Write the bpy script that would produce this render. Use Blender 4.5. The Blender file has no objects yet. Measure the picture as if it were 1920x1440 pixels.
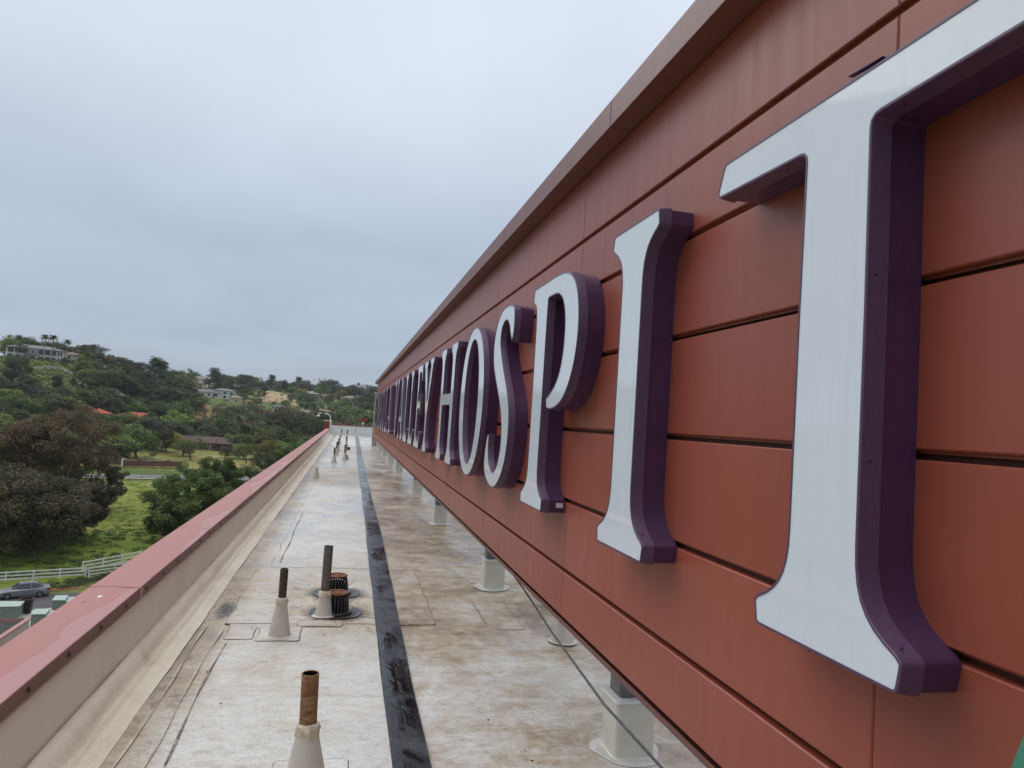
import bpy, math, random
import numpy as np
from mathutils import Matrix, Vector
from mathutils.geometry import tessellate_polygon

random.seed(7)
RNG = np.random.default_rng(11)
scn = bpy.context.scene
COL = scn.collection
R = math.radians

# ------------------------------------------------------------------ camera
# world: +Y runs along the sign wall, +X points into the wall, +Z up, camera at the origin
FPX, CX, CY = 1355.47, 960.0, 720.0
def _n(v): return v / np.linalg.norm(v)
_Y = _n(np.array([654 - CX, 775 - CY, FPX]))
_X = _n(np.array([7050 - CX, 1197 - CY, FPX]))
_Z = np.cross(_X, _Y)
if _Z[1] > 0: _Z = -_Z
RM = np.array([_X, _Y, _Z])
cam = bpy.data.cameras.new('camera')
cam.sensor_width = 36.0
cam.lens = FPX / 1920 * 36
cam.clip_start = 0.05
cam.clip_end = 20000
camo = bpy.data.objects.new('camera', cam)
COL.objects.link(camo)
camo.matrix_world = Matrix(((RM[0, 0], -RM[0, 1], -RM[0, 2], 0), (RM[1, 0], -RM[1, 1], -RM[1, 2], 0),
                            (RM[2, 0], -RM[2, 1], -RM[2, 2], 0), (0, 0, 0, 1)))
scn.camera = camo

# ------------------------------------------------------------------ sky, sun, exposure
SUN_EL, SUN_AZ = R(64), R(-32)          # azimuth from +Y towards +X
world = bpy.data.worlds.new('World'); scn.world = world; world.use_nodes = True
nt = world.node_tree; nt.nodes.clear()
def N(t, kind, **kw):
    n = t.nodes.new(kind)
    for k, v in kw.items():
        if k.startswith('i_'): n.inputs[k[2:].replace('_', ' ')].default_value = v
        else: setattr(n, k, v)
    return n
out = N(nt, 'ShaderNodeOutputWorld'); bg = N(nt, 'ShaderNodeBackground')
sky = N(nt, 'ShaderNodeTexSky', sky_type='NISHITA', sun_disc=False, sun_elevation=SUN_EL, sun_rotation=SUN_AZ)
skm = N(nt, 'ShaderNodeMix', data_type='RGBA', blend_type='MULTIPLY'); skm.inputs[0].default_value = 1
skm.inputs[7].default_value = (.1, .1, .1, 1)
nt.links.new(sky.outputs[0], skm.inputs[6])
tc = N(nt, 'ShaderNodeTexCoord'); sep = N(nt, 'ShaderNodeSeparateXYZ')
nt.links.new(tc.outputs['Generated'], sep.inputs[0])
mx = N(nt, 'ShaderNodeMath', operation='MAXIMUM'); nt.links.new(sep.outputs[2], mx.inputs[0]); mx.inputs[1].default_value = 0.0
ad = N(nt, 'ShaderNodeMath', operation='ADD'); nt.links.new(mx.outputs[0], ad.inputs[0]); ad.inputs[1].default_value = .16
dv = N(nt, 'ShaderNodeVectorMath', operation='DIVIDE'); cb = N(nt, 'ShaderNodeCombineXYZ')
nt.links.new(sep.outputs[0], cb.inputs[0]); nt.links.new(sep.outputs[1], cb.inputs[1])
cb2 = N(nt, 'ShaderNodeCombineXYZ')
for k in range(3): nt.links.new(ad.outputs[0], cb2.inputs[k])
nt.links.new(cb.outputs[0], dv.inputs[0]); nt.links.new(cb2.outputs[0], dv.inputs[1])
nz = N(nt, 'ShaderNodeTexNoise'); nz.inputs['Scale'].default_value = .9; nz.inputs['Detail'].default_value = 6
nz.inputs['Roughness'].default_value = .5; nz.inputs['Distortion'].default_value = .3
nt.links.new(dv.outputs[0], nz.inputs['Vector'])
# elevation ramp: the cloud deck is dimmer low down and brighter overhead
er = N(nt, 'ShaderNodeValToRGB')
e = er.color_ramp.elements
e[0].position = 0.0; e[0].color = (.285, .33, .40, 1)
e[1].position = .62; e[1].color = (.565, .605, .68, 1)
a = e.new(.10); a.color = (.30, .35, .43, 1)
a = e.new(.22); a.color = (.33, .385, .47, 1)
a = e.new(.38); a.color = (.475, .525, .605, 1)
nt.links.new(sep.outputs[2], er.inputs[0])
nr = N(nt, 'ShaderNodeMapRange'); nr.inputs[1].default_value = .3; nr.inputs[2].default_value = .7
nr.inputs[3].default_value = .90; nr.inputs[4].default_value = 1.10
nt.links.new(nz.outputs[0], nr.inputs[0])
cm = N(nt, 'ShaderNodeVectorMath', operation='SCALE')
nt.links.new(er.outputs[0], cm.inputs[0]); nt.links.new(nr.outputs[0], cm.inputs[3])
fin = N(nt, 'ShaderNodeMix', data_type='RGBA'); fin.inputs[0].default_value = .95
nt.links.new(skm.outputs[2], fin.inputs[6]); nt.links.new(cm.outputs[0], fin.inputs[7])
nt.links.new(fin.outputs[2], bg.inputs[0]); bg.inputs[1].default_value = 1.0
nt.links.new(bg.outputs[0], out.inputs[0])

sl = bpy.data.lights.new('sun', 'SUN'); sl.energy = 1.5; sl.angle = R(80); sl.color = (1, .975, .94)
so = bpy.data.objects.new('sun', sl); COL.objects.link(so)
sd = Vector((math.sin(SUN_AZ) * math.cos(SUN_EL), math.cos(SUN_AZ) * math.cos(SUN_EL), math.sin(SUN_EL)))
so.rotation_euler = sd.to_track_quat('Z', 'Y').to_euler()
so.location = (-40, 0, 60)
vs = scn.view_settings
vs.view_transform = 'Standard'; vs.look = 'None'; vs.exposure = 0.5; vs.gamma = 1.0; vs.use_curve_mapping = False
scn.cycles.max_bounces = 5; scn.cycles.diffuse_bounces = 3; scn.cycles.glossy_bounces = 3
scn.cycles.transparent_max_bounces = 4

# ------------------------------------------------------------------ helpers
def ray(u, v): return RM @ np.array([u - CX, v - CY, FPX])
def on_z(u, v, z): r = ray(u, v); return r * z / r[2]
def az_of(u):
    r = ray(u, 775 + .066 * (u - 654)); return math.atan2(r[0], r[1])
def z_at(u, v, dist):
    r = ray(u, v); return r[2] * dist / math.hypot(r[0], r[1])

def mesh_arr(name, V, F, mat=None, smooth=False):
    V = np.asarray(V, np.float32); F = np.asarray(F, np.int32)
    me = bpy.data.meshes.new(name); k = F.shape[1]
    me.vertices.add(len(V)); me.vertices.foreach_set('co', V.ravel())
    me.loops.add(F.size); me.loops.foreach_set('vertex_index', F.ravel())
    me.polygons.add(len(F)); me.polygons.foreach_set('loop_start', np.arange(0, F.size, k, dtype=np.int32))
    me.update(calc_edges=True)
    if smooth: me.polygons.foreach_set('use_smooth', np.ones(len(F), bool))
    if mat: me.materials.append(mat)
    return me

def link(name, me, parent=None, loc=None, rot=None, scale=None):
    o = bpy.data.objects.new(name, me); COL.objects.link(o)
    if parent: o.parent = parent
    if loc is not None: o.location = loc
    if rot is not None: o.rotation_euler = rot
    if scale is not None: o.scale = scale
    return o

def tag(o, label=None, cat=None, group=None, kind=None):
    if label: o['label'] = label
    if cat: o['category'] = cat
    if group: o['group'] = group
    if kind: o['kind'] = kind
    return o

def thing(name, label, cat, loc=(0, 0, 0), rz=0.0, group=None):
    o = bpy.data.objects.new(name, None); COL.objects.link(o)
    o.empty_display_size = .2; o.location = loc; o.rotation_euler = (0, 0, rz)
    return tag(o, label, cat, group)

class MB:
    def __init__(s): s.v = []; s.f = []
    def add(s, V, F):
        n = len(s.v); s.v += [tuple(map(float, p)) for p in V]; s.f += [tuple(i + n for i in f) for f in F]; return s
    def box(s, x0, x1, y0, y1, z0, z1):
        return s.add([(x0, y0, z0), (x1, y0, z0), (x1, y1, z0), (x0, y1, z0), (x0, y0, z1), (x1, y0, z1), (x1, y1, z1), (x0, y1, z1)],
                     [(0, 3, 2, 1), (4, 5, 6, 7), (0, 1, 5, 4), (1, 2, 6, 5), (2, 3, 7, 6), (3, 0, 4, 7)])
    def bbox(s, x0, x1, y0, y1, z0, z1, b=.01):
        """box with chamfered vertical and top edges"""
        r = lambda i, z: [(x0 + i, y0, z), (x1 - i, y0, z), (x1, y0 + i, z), (x1, y1 - i, z), (x1 - i, y1, z), (x0 + i, y1, z), (x0, y1 - i, z), (x0, y0 + i, z)]
        def rr(i, c, z): return [(x0 + c + i, y0 + i, z), (x1 - c - i, y0 + i, z), (x1 - i, y0 + c + i, z), (x1 - i, y1 - c - i, z), (x1 - c - i, y1 - i, z), (x0 + c + i, y1 - i, z), (x0 + i, y1 - c - i, z), (x0 + i, y0 + c + i, z)]
        V = rr(0, b, z0) + rr(0, b, z1 - b) + rr(b, b * .6, z1)
        F = [tuple(range(7, -1, -1)), tuple(range(16, 24))]
        for L in (0, 8):
            for k in range(8): F.append((L + k, L + (k + 1) % 8, L + 8 + (k + 1) % 8, L + 8 + k))
        return s.add(V, F)
    def tube(s, pts, rad, n=8, cap=True):
        pts = [Vector(p) for p in pts]
        if not hasattr(rad, '__len__'): rad = [rad] * len(pts)
        V = []; F = []; up = None
        for i, p in enumerate(pts):
            t = (pts[min(i + 1, len(pts) - 1)] - pts[max(i - 1, 0)]).normalized()
            if up is None: up = Vector((0, 0, 1)) if abs(t.z) < .9 else Vector((1, 0, 0))
            a = t.cross(up).normalized(); b = t.cross(a).normalized(); up = -b if False else up
            for k in range(n):
                w = 2 * math.pi * k / n; V.append(p + (a * math.cos(w) + b * math.sin(w)) * rad[i])
        for i in range(len(pts) - 1):
            for k in range(n): F.append((i * n + k, i * n + (k + 1) % n, (i + 1) * n + (k + 1) % n, (i + 1) * n + k))
        if cap: F.append(tuple(range(n - 1, -1, -1))); F.append(tuple((len(pts) - 1) * n + k for k in range(n)))
        return s.add(V, F)
    def lathe(s, prof, n=24, c=(0, 0, 0), wob=None):
        V = []; F = []
        for i, (r, z) in enumerate(prof):
            for k in range(n):
                w = 2 * math.pi * k / n; q = r * (1 + (wob(w, z) if wob else 0)); V.append((c[0] + q * math.cos(w), c[1] + q * math.sin(w), c[2] + z))
        for i in range(len(prof) - 1):
            for k in range(n): F.append((i * n + k, i * n + (k + 1) % n, (i + 1) * n + (k + 1) % n, (i + 1) * n + k))
        return s.add(V, F)
    def build(s, name, mat, parent=None, smooth=False, origin=None):
        me = bpy.data.meshes.new(name)
        V = s.v if origin is None else [(p[0] - origin[0], p[1] - origin[1], p[2] - origin[2]) for p in s.v]
        me.from_pydata(V, [], s.f); me.materials.append(mat)
        if smooth:
            for p in me.polygons: p.use_smooth = True
            try: me.set_sharp_from_angle(angle=R(40))
            except Exception: pass
        return link(name, me, parent)

# ------------------------------------------------------------------ materials
MATS = {}
def newmat(name):
    m = bpy.data.materials.new(name); m.use_nodes = True; t = m.node_tree
    b = t.nodes['Principled BSDF']; MATS[name] = m
    return m, t, b
def ramp(t, src, stops):
    r = N(t, 'ShaderNodeValToRGB'); el = r.color_ramp.elements
    while len(el) > len(stops): el.remove(el[-1])
    while len(el) < len(stops): el.new(1.0)
    for k, (p, c) in enumerate(stops):
        el[k].position = p; el[k].color = (c[0], c[1], c[2], 1) if hasattr(c, '__len__') else (c, c, c, 1)
    t.links.new(src, r.inputs[0]); return r.outputs[0]
def noise(t, scale=5, detail=5, rough=.6, vec=None, stretch=None, dist=0.0, coord='Object'):
    n = N(t, 'ShaderNodeTexNoise'); n.inputs['Scale'].default_value = scale; n.inputs['Detail'].default_value = detail
    n.inputs['Roughness'].default_value = rough; n.inputs['Distortion'].default_value = dist
    if vec is None:
        c = N(t, 'ShaderNodeTexCoord'); vec = c.outputs[coord]
    if stretch:
        mp = N(t, 'ShaderNodeMapping'); mp.inputs['Scale'].default_value = stretch; t.links.new(vec, mp.inputs[0]); vec = mp.outputs[0]
    t.links.new(vec, n.inputs['Vector']); return n.outputs[0]
def mixc(t, fac, a, b, blend='MIX'):
    m = N(t, 'ShaderNodeMix', data_type='RGBA', blend_type=blend)
    for k, x in ((0, fac), (6, a), (7, b)):
        if isinstance(x, (int, float)): m.inputs[k].default_value = x
        elif isinstance(x, (tuple, list)): m.inputs[k].default_value = (x[0], x[1], x[2], 1)
        else: t.links.new(x, m.inputs[k])
    return m.outputs[2]
def mth(t, op, a, b=None, c=None):
    m = N(t, 'ShaderNodeMath', operation=op)
    for k, x in enumerate((a, b, c)):
        if x is None: continue
        if isinstance(x, (int, float)): m.inputs[k].default_value = x
        else: t.links.new(x, m.inputs[k])
    return m.outputs[0]
def bumpit(t, b, h, s=.3, d=.01):
    n = N(t, 'ShaderNodeBump'); n.inputs['Strength'].default_value = s; n.inputs['Distance'].default_value = d
    t.links.new(h, n.inputs['Height']); t.links.new(n.outputs[0], b.inputs['Normal'])
def pm(name, c1, c2=None, scale=4, rough=.6, spec=.4, metal=0, bump=0, bd=.01, detail=5, stretch=None, lo=.35, hi=.65, r2=None):
    if name in MATS: return MATS[name]
    m, t, b = newmat(name)
    b.inputs['Metallic'].default_value = metal; b.inputs['Specular IOR Level'].default_value = spec
    b.inputs['Roughness'].default_value = rough
    c2 = c2 or tuple(x * .8 for x in c1)
    nz = noise(t, scale, detail, .6, stretch=stretch)
    t.links.new(ramp(t, nz, [(lo, c1), (hi, c2)]), b.inputs['Base Color'])
    if r2 is not None: t.links.new(ramp(t, nz, [(lo, rough), (hi, r2)]), b.inputs['Roughness'])
    if bump: bumpit(t, b, nz, bump, bd)
    return m

# --- painted aluminium panels of the sign wall
def make_panel_mat():
    m, t, b = newmat('panel_paint')
    c = N(t, 'ShaderNodeTexCoord').outputs['Object']
    big = noise(t, .8, 3, .5, c)
    strk = noise(t, 5.0, 4, .6, c, stretch=(1, 1.6, .07))
    fine = noise(t, 160, 2, .6, c)
    col = ramp(t, big, [(.3, (.285, .066, .038)), (.7, (.315, .075, .044))])
    s2 = ramp(t, strk, [(.52, (1, 1, 1)), (.75, (.80, .80, .81))])
    col = mixc(t, .38, col, s2, 'MULTIPLY')
    oi = N(t, 'ShaderNodeObjectInfo')
    v = mth(t, 'MULTIPLY_ADD', oi.outputs['Random'], .15, .925)
    hs = N(t, 'ShaderNodeHueSaturation'); t.links.new(v, hs.inputs['Value']); t.links.new(col, hs.inputs['Color'])
    t.links.new(hs.outputs[0], b.inputs['Base Color'])
    t.links.new(ramp(t, strk, [(.3, .34), (.7, .44)]), b.inputs['Roughness'])
    b.inputs['Specular IOR Level'].default_value = .5
    h = mth(t, 'MULTIPLY_ADD', fine, .12, mth(t, 'MULTIPLY', noise(t, 1.1, 2, .5, c), 1.6))
    bumpit(t, b, h, .22, .008)
    return m
M_PANEL = make_panel_mat()
M_JOINT = pm('joint_dark', (.11, .035, .024), (.085, .027, .018), 8, .6)
M_CORN = pm('cornice_paint', (.20, .075, .06), (.165, .06, .048), 3, .42, stretch=(1, 4, .15), bump=.05)
M_PURP = pm('purple_paint', (.064, .024, .074), (.078, .031, .088), 30, .34, .5, bump=.12, bd=.002)
M_PURP2 = pm('purple_retainer', (.085, .043, .095), (.105, .057, .112), 40, .40, .5, bump=.18, bd=.002)
M_SCREW = pm('screw_dark', (.03, .012, .03), None, 40, .4)
def make_acrylic():
    m, t, b = newmat('white_acrylic')
    nz = noise(t, 1.3, 3, .5)
    base = ramp(t, nz, [(.3, (.68, .73, .785)), (.7, (.71, .76, .815))])
    dirt = noise(t, 7, 6, .7, stretch=(1, 2.2, .16), dist=.5)
    base = mixc(t, .3, base, ramp(t, dirt, [(.50, (1, 1, 1)), (.70, (.86, .86, .84))]), 'MULTIPLY')
    base = mixc(t, .5, base, ramp(t, noise(t, 55, 3, .7), [(.27, (.78, .77, .74)), (.35, (1, 1, 1))]), 'MULTIPLY')
    t.links.new(base, b.inputs['Base Color'])
    t.links.new(ramp(t, dirt, [(.4, .03), (.7, .09)]), b.inputs['Roughness']); b.inputs['IOR'].default_value = 1.49
    bumpit(t, b, noise(t, .9, 1, .4), .05, .01)
    return m
M_ACR = make_acrylic()
M_STICK = pm('sticker_paper', (.68, .68, .70), (.52, .52, .55), 90, .6)

# --- roof membrane family: tan weathering, pale wet gloss, grey speckle, hairline crazing
def make_roof(name, pale, tan, brown, tan_lo, tan_hi, wet=.5, seed=0.0, speck=.5, radial=None):
    m, t, b = newmat(name)
    cc = N(t, 'ShaderNodeTexCoord').outputs['Object']
    mp = N(t, 'ShaderNodeMapping'); mp.inputs['Location'].default_value = (seed, seed * 1.7, 0); t.links.new(cc, mp.inputs[0]); c = mp.outputs[0]
    big = noise(t, .55, 5, .62, c, dist=.6, stretch=(1, .8, 1))
    mid = noise(t, 2.3, 6, .65, c, dist=.8, stretch=(1, .65, 1))
    streak = noise(t, 3.2, 5, .7, c, stretch=(.35, 1.9, 1), dist=.4)
    fine = noise(t, 42, 4, .75, c)
    vfine = noise(t, 150, 2, .6, c)
    f = mth(t, 'MULTIPLY_ADD', mid, .35, mth(t, 'MULTIPLY_ADD', big, .45, mth(t, 'MULTIPLY', streak, .2)))
    col = ramp(t, f, [(tan_lo, pale), (tan_hi, tan), (min(.95, tan_hi + .13), brown)])
    stain = ramp(t, noise(t, 1.1, 6, .7, c, dist=1.2), [(.56, (1, 1, 1)), (.66, (.86, .80, .70)), (.74, (.70, .62, .53))])
    col = mixc(t, .8, col, stain, 'MULTIPLY')
    col = mixc(t, speck, col, ramp(t, fine, [(.36, (.62, .60, .57)), (.50, (1, 1, 1))]), 'MULTIPLY')
    col = mixc(t, .5, col, ramp(t, vfine, [(.32, (.72, .71, .69)), (.46, (1, 1, 1)), (.7, (1.05, 1.05, 1.05))]), 'MULTIPLY')
    if radial:
        sp = N(t, 'ShaderNodeSeparateXYZ'); t.links.new(cc, sp.inputs[0])
        for (rx, ry) in radial:
            dx = mth(t, 'SUBTRACT', sp.outputs[0], rx); dy = mth(t, 'SUBTRACT', sp.outputs[1], ry)
            an = mth(t, 'ARCTAN2', dy, dx); rr = mth(t, 'POWER', mth(t, 'ADD', mth(t, 'MULTIPLY', dx, dx), mth(t, 'MULTIPLY', dy, dy)), .5)
            cv = N(t, 'ShaderNodeCombineXYZ'); t.links.new(an, cv.inputs[0]); t.links.new(rr, cv.inputs[1])
            sn = noise(t, 3.0, 4, .6, cv.outputs[0], stretch=(2.2, .5, 1), dist=.3)
            fade = ramp(t, rr, [(.12, (1, 1, 1)), (.9, (0, 0, 0))])
            lines = ramp(t, sn, [(.42, (.60, .50, .40)), (.52, (1, 1, 1)), (.60, (.86, .80, .70))])
            col = mixc(t, fade, col, mixc(t, 1.0, col, lines, 'MULTIPLY'))
            ring = ramp(t, rr, [(.16, (.12, .11, .10)), (.23, (.55, .50, .44)), (.34, (1, 1, 1))])
            col = mixc(t, .9, col, ring, 'MULTIPLY')
    t.links.new(col, b.inputs['Base Color'])
    t.links.new(ramp(t, noise(t, .8, 4, .6, c, stretch=(1, .7, 1), dist=.5), [(.42, .62 - .34 * wet), (.58, .72)]), b.inputs['Roughness'])
    b.inputs['Specular IOR Level'].default_value = .5
    h = mth(t, 'MULTIPLY_ADD', fine, .35, mth(t, 'MULTIPLY', mid, .8))
    bumpit(t, b, h, .35, .012)
    return m
def make_roof_all():
    m, t, b = newmat('roof_membrane')
    c = N(t, 'ShaderNodeTexCoord').outputs['Object']
    warp = N(t, 'ShaderNodeTexNoise'); warp.inputs['Scale'].default_value = 1.3; warp.inputs['Detail'].default_value = 4; t.links.new(c, warp.inputs['Vector'])
    wv = N(t, 'ShaderNodeVectorMath', operation='MULTIPLY_ADD'); t.links.new(warp.outputs['Color'], wv.inputs[0]); wv.inputs[1].default_value = (.45, .9, 0); wv.inputs[2].default_value = (-.225, -.45, 0)
    wc = N(t, 'ShaderNodeVectorMath', operation='ADD'); t.links.new(c, wc.inputs[0]); t.links.new(wv.outputs[0], wc.inputs[1])
    sp = N(t, 'ShaderNodeSeparateXYZ'); t.links.new(wc.outputs[0], sp.inputs[0])
    s0 = N(t, 'ShaderNodeSeparateXYZ'); t.links.new(c, s0.inputs[0])
    yn = mth(t, 'DIVIDE', sp.outputs[1], 80.0)
    # how worn / pale the coating is, along the roof, left and right of the black tape
    left = ramp(t, yn, [(.0, .70), (.085, .71), (.100, .57), (.137, .53), (.15, .70), (.28, .74), (.31, .36), (.37, .40), (.40, .64), (.52, .66), (.56, .50), (.62, .78), (1., .88)])
    right = ramp(t, yn, [(.0, .54), (.06, .49), (.10, .38), (.16, .30), (.24, .34), (.34, .28), (.40, .52), (.50, .56), (.56, .48), (.64, .76), (1., .84)])
    lr = ramp(t, mth(t, 'MULTIPLY_ADD', s0.outputs[0], .25, .5), [(.638, 0.0), (.66, 1.0)])
    W = mixc(t, lr, left, right)
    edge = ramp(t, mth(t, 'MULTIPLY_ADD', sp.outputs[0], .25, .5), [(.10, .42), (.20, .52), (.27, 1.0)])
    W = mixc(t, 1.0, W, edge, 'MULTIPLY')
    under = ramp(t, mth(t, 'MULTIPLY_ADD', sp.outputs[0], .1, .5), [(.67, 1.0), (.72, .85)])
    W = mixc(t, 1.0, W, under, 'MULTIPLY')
    big = noise(t, .7, 6, .62, c, dist=.7, stretch=(1, .75, 1)); mid = noise(t, 3.0, 9, .74, c, dist=1.1, stretch=(1, .7, 1))
    streak = noise(t, 2.6, 9, .78, c, stretch=(.34, 1.5, 1), dist=.6)
    n = mth(t, 'MULTIPLY_ADD', big, .9, mth(t, 'MULTIPLY_ADD', mid, .75, mth(t, 'MULTIPLY', streak, .75)))
    n = mth(t, 'MULTIPLY', mth(t, 'SUBTRACT', n, 1.2), N_val(t, mixc(t, lr, (.68, .68, .68), (1.4, 1.4, 1.4))))
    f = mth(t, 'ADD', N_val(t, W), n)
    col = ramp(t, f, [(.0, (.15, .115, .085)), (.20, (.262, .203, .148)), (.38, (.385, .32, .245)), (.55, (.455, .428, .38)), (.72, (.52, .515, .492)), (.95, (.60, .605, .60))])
    # rusty runs and grime
    st = noise(t, 1.2, 7, .7, c, dist=1.4)
    col = mixc(t, N_val(t, mixc(t, lr, (.5, .5, .5), (.8, .8, .8))), col, ramp(t, st, [(.52, (1, 1, 1)), (.60, (.90, .82, .70)), (.70, (.62, .51, .40))]), 'MULTIPLY')
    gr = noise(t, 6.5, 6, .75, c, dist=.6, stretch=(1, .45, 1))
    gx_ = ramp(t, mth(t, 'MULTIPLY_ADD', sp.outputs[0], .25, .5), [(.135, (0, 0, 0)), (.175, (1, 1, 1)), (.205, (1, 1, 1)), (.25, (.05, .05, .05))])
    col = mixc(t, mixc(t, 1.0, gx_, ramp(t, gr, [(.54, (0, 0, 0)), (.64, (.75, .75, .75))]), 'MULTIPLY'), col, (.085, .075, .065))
    fine = noise(t, 48, 5, .8, c); vf = noise(t, 170, 3, .7, c); crz = N(t, 'ShaderNodeTexVoronoi'); crz.feature = 'DISTANCE_TO_EDGE'; crz.inputs['Scale'].default_value = 26
    wz = N(t, 'ShaderNodeVectorMath', operation='MULTIPLY_ADD'); t.links.new(noise_col(t, 9, c), wz.inputs[0]); wz.inputs[1].default_value = (.16, .16, 0); t.links.new(c, wz.inputs[2]); t.links.new(wz.outputs[0], crz.inputs['Vector'])
    col = mixc(t, .75, col, ramp(t, fine, [(.33, (.55, .53, .50)), (.47, (.95, .95, .94)), (.62, (1.06, 1.06, 1.06))]), 'MULTIPLY')
    col = mixc(t, .65, col, ramp(t, vf, [(.32, (.62, .60, .58)), (.46, (1, 1, 1)), (.65, (1.08, 1.08, 1.08))]), 'MULTIPLY')
    col = mixc(t, .8, col, ramp(t, noise(t, 13, 9, .82, c, stretch=(.7, 1.1, 1), dist=.5), [(.36, (.62, .56, .49)), (.46, (.93, .91, .88)), (.56, (1.04, 1.04, 1.04))]), 'MULTIPLY')
    cm_ = mixc(t, ramp(t, noise(t, 1.7, 3, .6, c), [(.45, 0.0), (.6, .5)]), (1, 1, 1), ramp(t, crz.outputs[0], [(.0, (.60, .56, .50)), (.035, (1, 1, 1))]))
    col = mixc(t, 1.0, col, cm_, 'MULTIPLY')
    # run-off marks and soot ring around the two near drains
    for (rx, ry) in ((.03, 8.62), (.02, 9.53)):
        dx = mth(t, 'SUBTRACT', s0.outputs[0], rx); dy = mth(t, 'SUBTRACT', s0.outputs[1], ry)
        an = mth(t, 'ARCTAN2', dy, dx); rr = mth(t, 'POWER', mth(t, 'ADD', mth(t, 'MULTIPLY', dx, dx), mth(t, 'MULTIPLY', dy, dy)), .5)
        cv = N(t, 'ShaderNodeCombineXYZ'); t.links.new(mth(t, 'SINE', an), cv.inputs[0]); t.links.new(mth(t, 'COSINE', an), cv.inputs[1]); t.links.new(mth(t, 'MULTIPLY', rr, .35), cv.inputs[2])
        sn = noise(t, 5.0, 4, .6, cv.outputs[0], dist=.3)
        fade = ramp(t, rr, [(.20, 1.0), (1.15, 0.0)])
        lines = ramp(t, sn, [(.40, (.40, .30, .21)), (.445, (.97, .94, .88)), (.52, (1.06, 1.04, 1.0)), (.555, (.74, .62, .47)), (.59, (1.06, 1.04, 1.0))])
        col = mixc(t, fade, col, mixc(t, 1.0, col, lines, 'MULTIPLY'))
        ring = ramp(t, mth(t, 'ADD', rr, mth(t, 'MULTIPLY_ADD', mid, .16, -.08)), [(.28, (.06, .055, .05)), (.33, (.45, .40, .34)), (.43, (1, 1, 1))])
        col = mixc(t, .95, col, ring, 'MULTIPLY')
    dx = mth(t, 'MULTIPLY', mth(t, 'ADD', s0.outputs[0], 1.17), 7.0); dy = mth(t, 'MULTIPLY', mth(t, 'ADD', s0.outputs[1], -8.75), 2.0)
    sm = mth(t, 'ADD', mth(t, 'MULTIPLY', dx, dx), mth(t, 'MULTIPLY', dy, dy))
    sm = mth(t, 'ADD', sm, mth(t, 'MULTIPLY_ADD', gr, 3.2, -1.6))
    col = mixc(t, ramp(t, sm, [(.15, .9), (.75, 0.0)]), col, (.03, .028, .027))
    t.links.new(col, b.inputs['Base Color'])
    wet = noise(t, .75, 5, .6, c, stretch=(.8, .6, 1), dist=.6)
    far = ramp(t, yn, [(.12, 0.0), (.22, .10), (.6, .14)])
    t.links.new(ramp(t, mth(t, 'SUBTRACT', wet, N_val(t, far)), [(.36, .22), (.50, .58), (.6, .70)]), b.inputs['Roughness'])
    b.inputs['Specular IOR Level'].default_value = .5
    bumpit(t, b, mth(t, 'MULTIPLY_ADD', fine, .4, mth(t, 'MULTIPLY', mid, .9)), .4, .012)
    return m
def N_val(t, col):
    n = N(t, 'ShaderNodeRGBToBW'); t.links.new(col, n.inputs[0]); return n.outputs[0]
def noise_col(t, sc, c):
    n = N(t, 'ShaderNodeTexNoise'); n.inputs['Scale'].default_value = sc; n.inputs['Detail'].default_value = 3; t.links.new(c, n.inputs['Vector']); return n.outputs['Color']
M_ROOF_ALL = make_roof_all()
M_ROOF_TAN = M_ROOF_PALE = M_ROOF_WHITE = M_ROOF_SUMP = M_ROOF_EDGE = M_ROOF_ALL
M_CANT = make_roof('cant_membrane', (.60, .53, .43), (.50, .43, .335), (.36, .295, .22), .46, .62, .4, 33.0, .25)
M_SEAM = pm('seam_grime', (.10, .085, .07), (.30, .26, .21), 6, .7, lo=.45, hi=.6)
M_SEAM2 = pm('seam_caulk', (.50, .45, .37), (.36, .31, .25), 6, .6, lo=.45, hi=.6)
M_BOOT = pm('boot_membrane', (.58, .54, .46), (.50, .455, .38), 9, .55, bump=.15, bd=.004)
M_MASTIC = pm('mastic', (.62, .55, .43), (.48, .39, .28), 30, .6, bump=.6, bd=.006)
M_POSTWRAP = pm('post_wrap', (.60, .575, .50), (.52, .49, .41), 5, .5, bump=.15)
M_GALV = pm('galvanised_steel', (.12, .13, .13), (.20, .21, .21), 14, .42, .5, .55)
def make_rust(name, a, b2, c3, s=1.0):
    m, t, b = newmat(name)
    band = noise(t, 14, 5, .7, stretch=(.6, .6, 2.6), dist=1.0)
    f = noise(t, 70, 3, .7)
    col = ramp(t, band, [(.32, a), (.5, b2), (.66, c3)])
    col = mixc(t, .6, col, ramp(t, f, [(.35, (.55, .5, .48)), (.55, (1, 1, 1))]), 'MULTIPLY')
    t.links.new(col, b.inputs['Base Color']); b.inputs['Roughness'].default_value = .75
    bumpit(t, b, f, .5, .003); return m
M_RUST = make_rust('rusty_pipe', (.11, .045, .018), (.26, .125, .05), (.33, .22, .12))
M_RUSTD = make_rust('dark_rusty_pipe', (.022, .017, .014), (.06, .035, .02), (.15, .085, .04))
M_RUSTG = make_rust('grey_rusty_pipe', (.035, .03, .026), (.11, .095, .08), (.20, .175, .15))
M_BLACK = pm('pipe_bore', (.006, .005, .005), None, 5, .9, .1)
M_IRON = pm('cast_iron', (.025, .024, .024), (.05, .045, .04), 30, .45, .5, .2)
M_IRONR = pm('rusted_iron', (.16, .06, .03), (.24, .10, .05), 40, .8)
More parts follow.
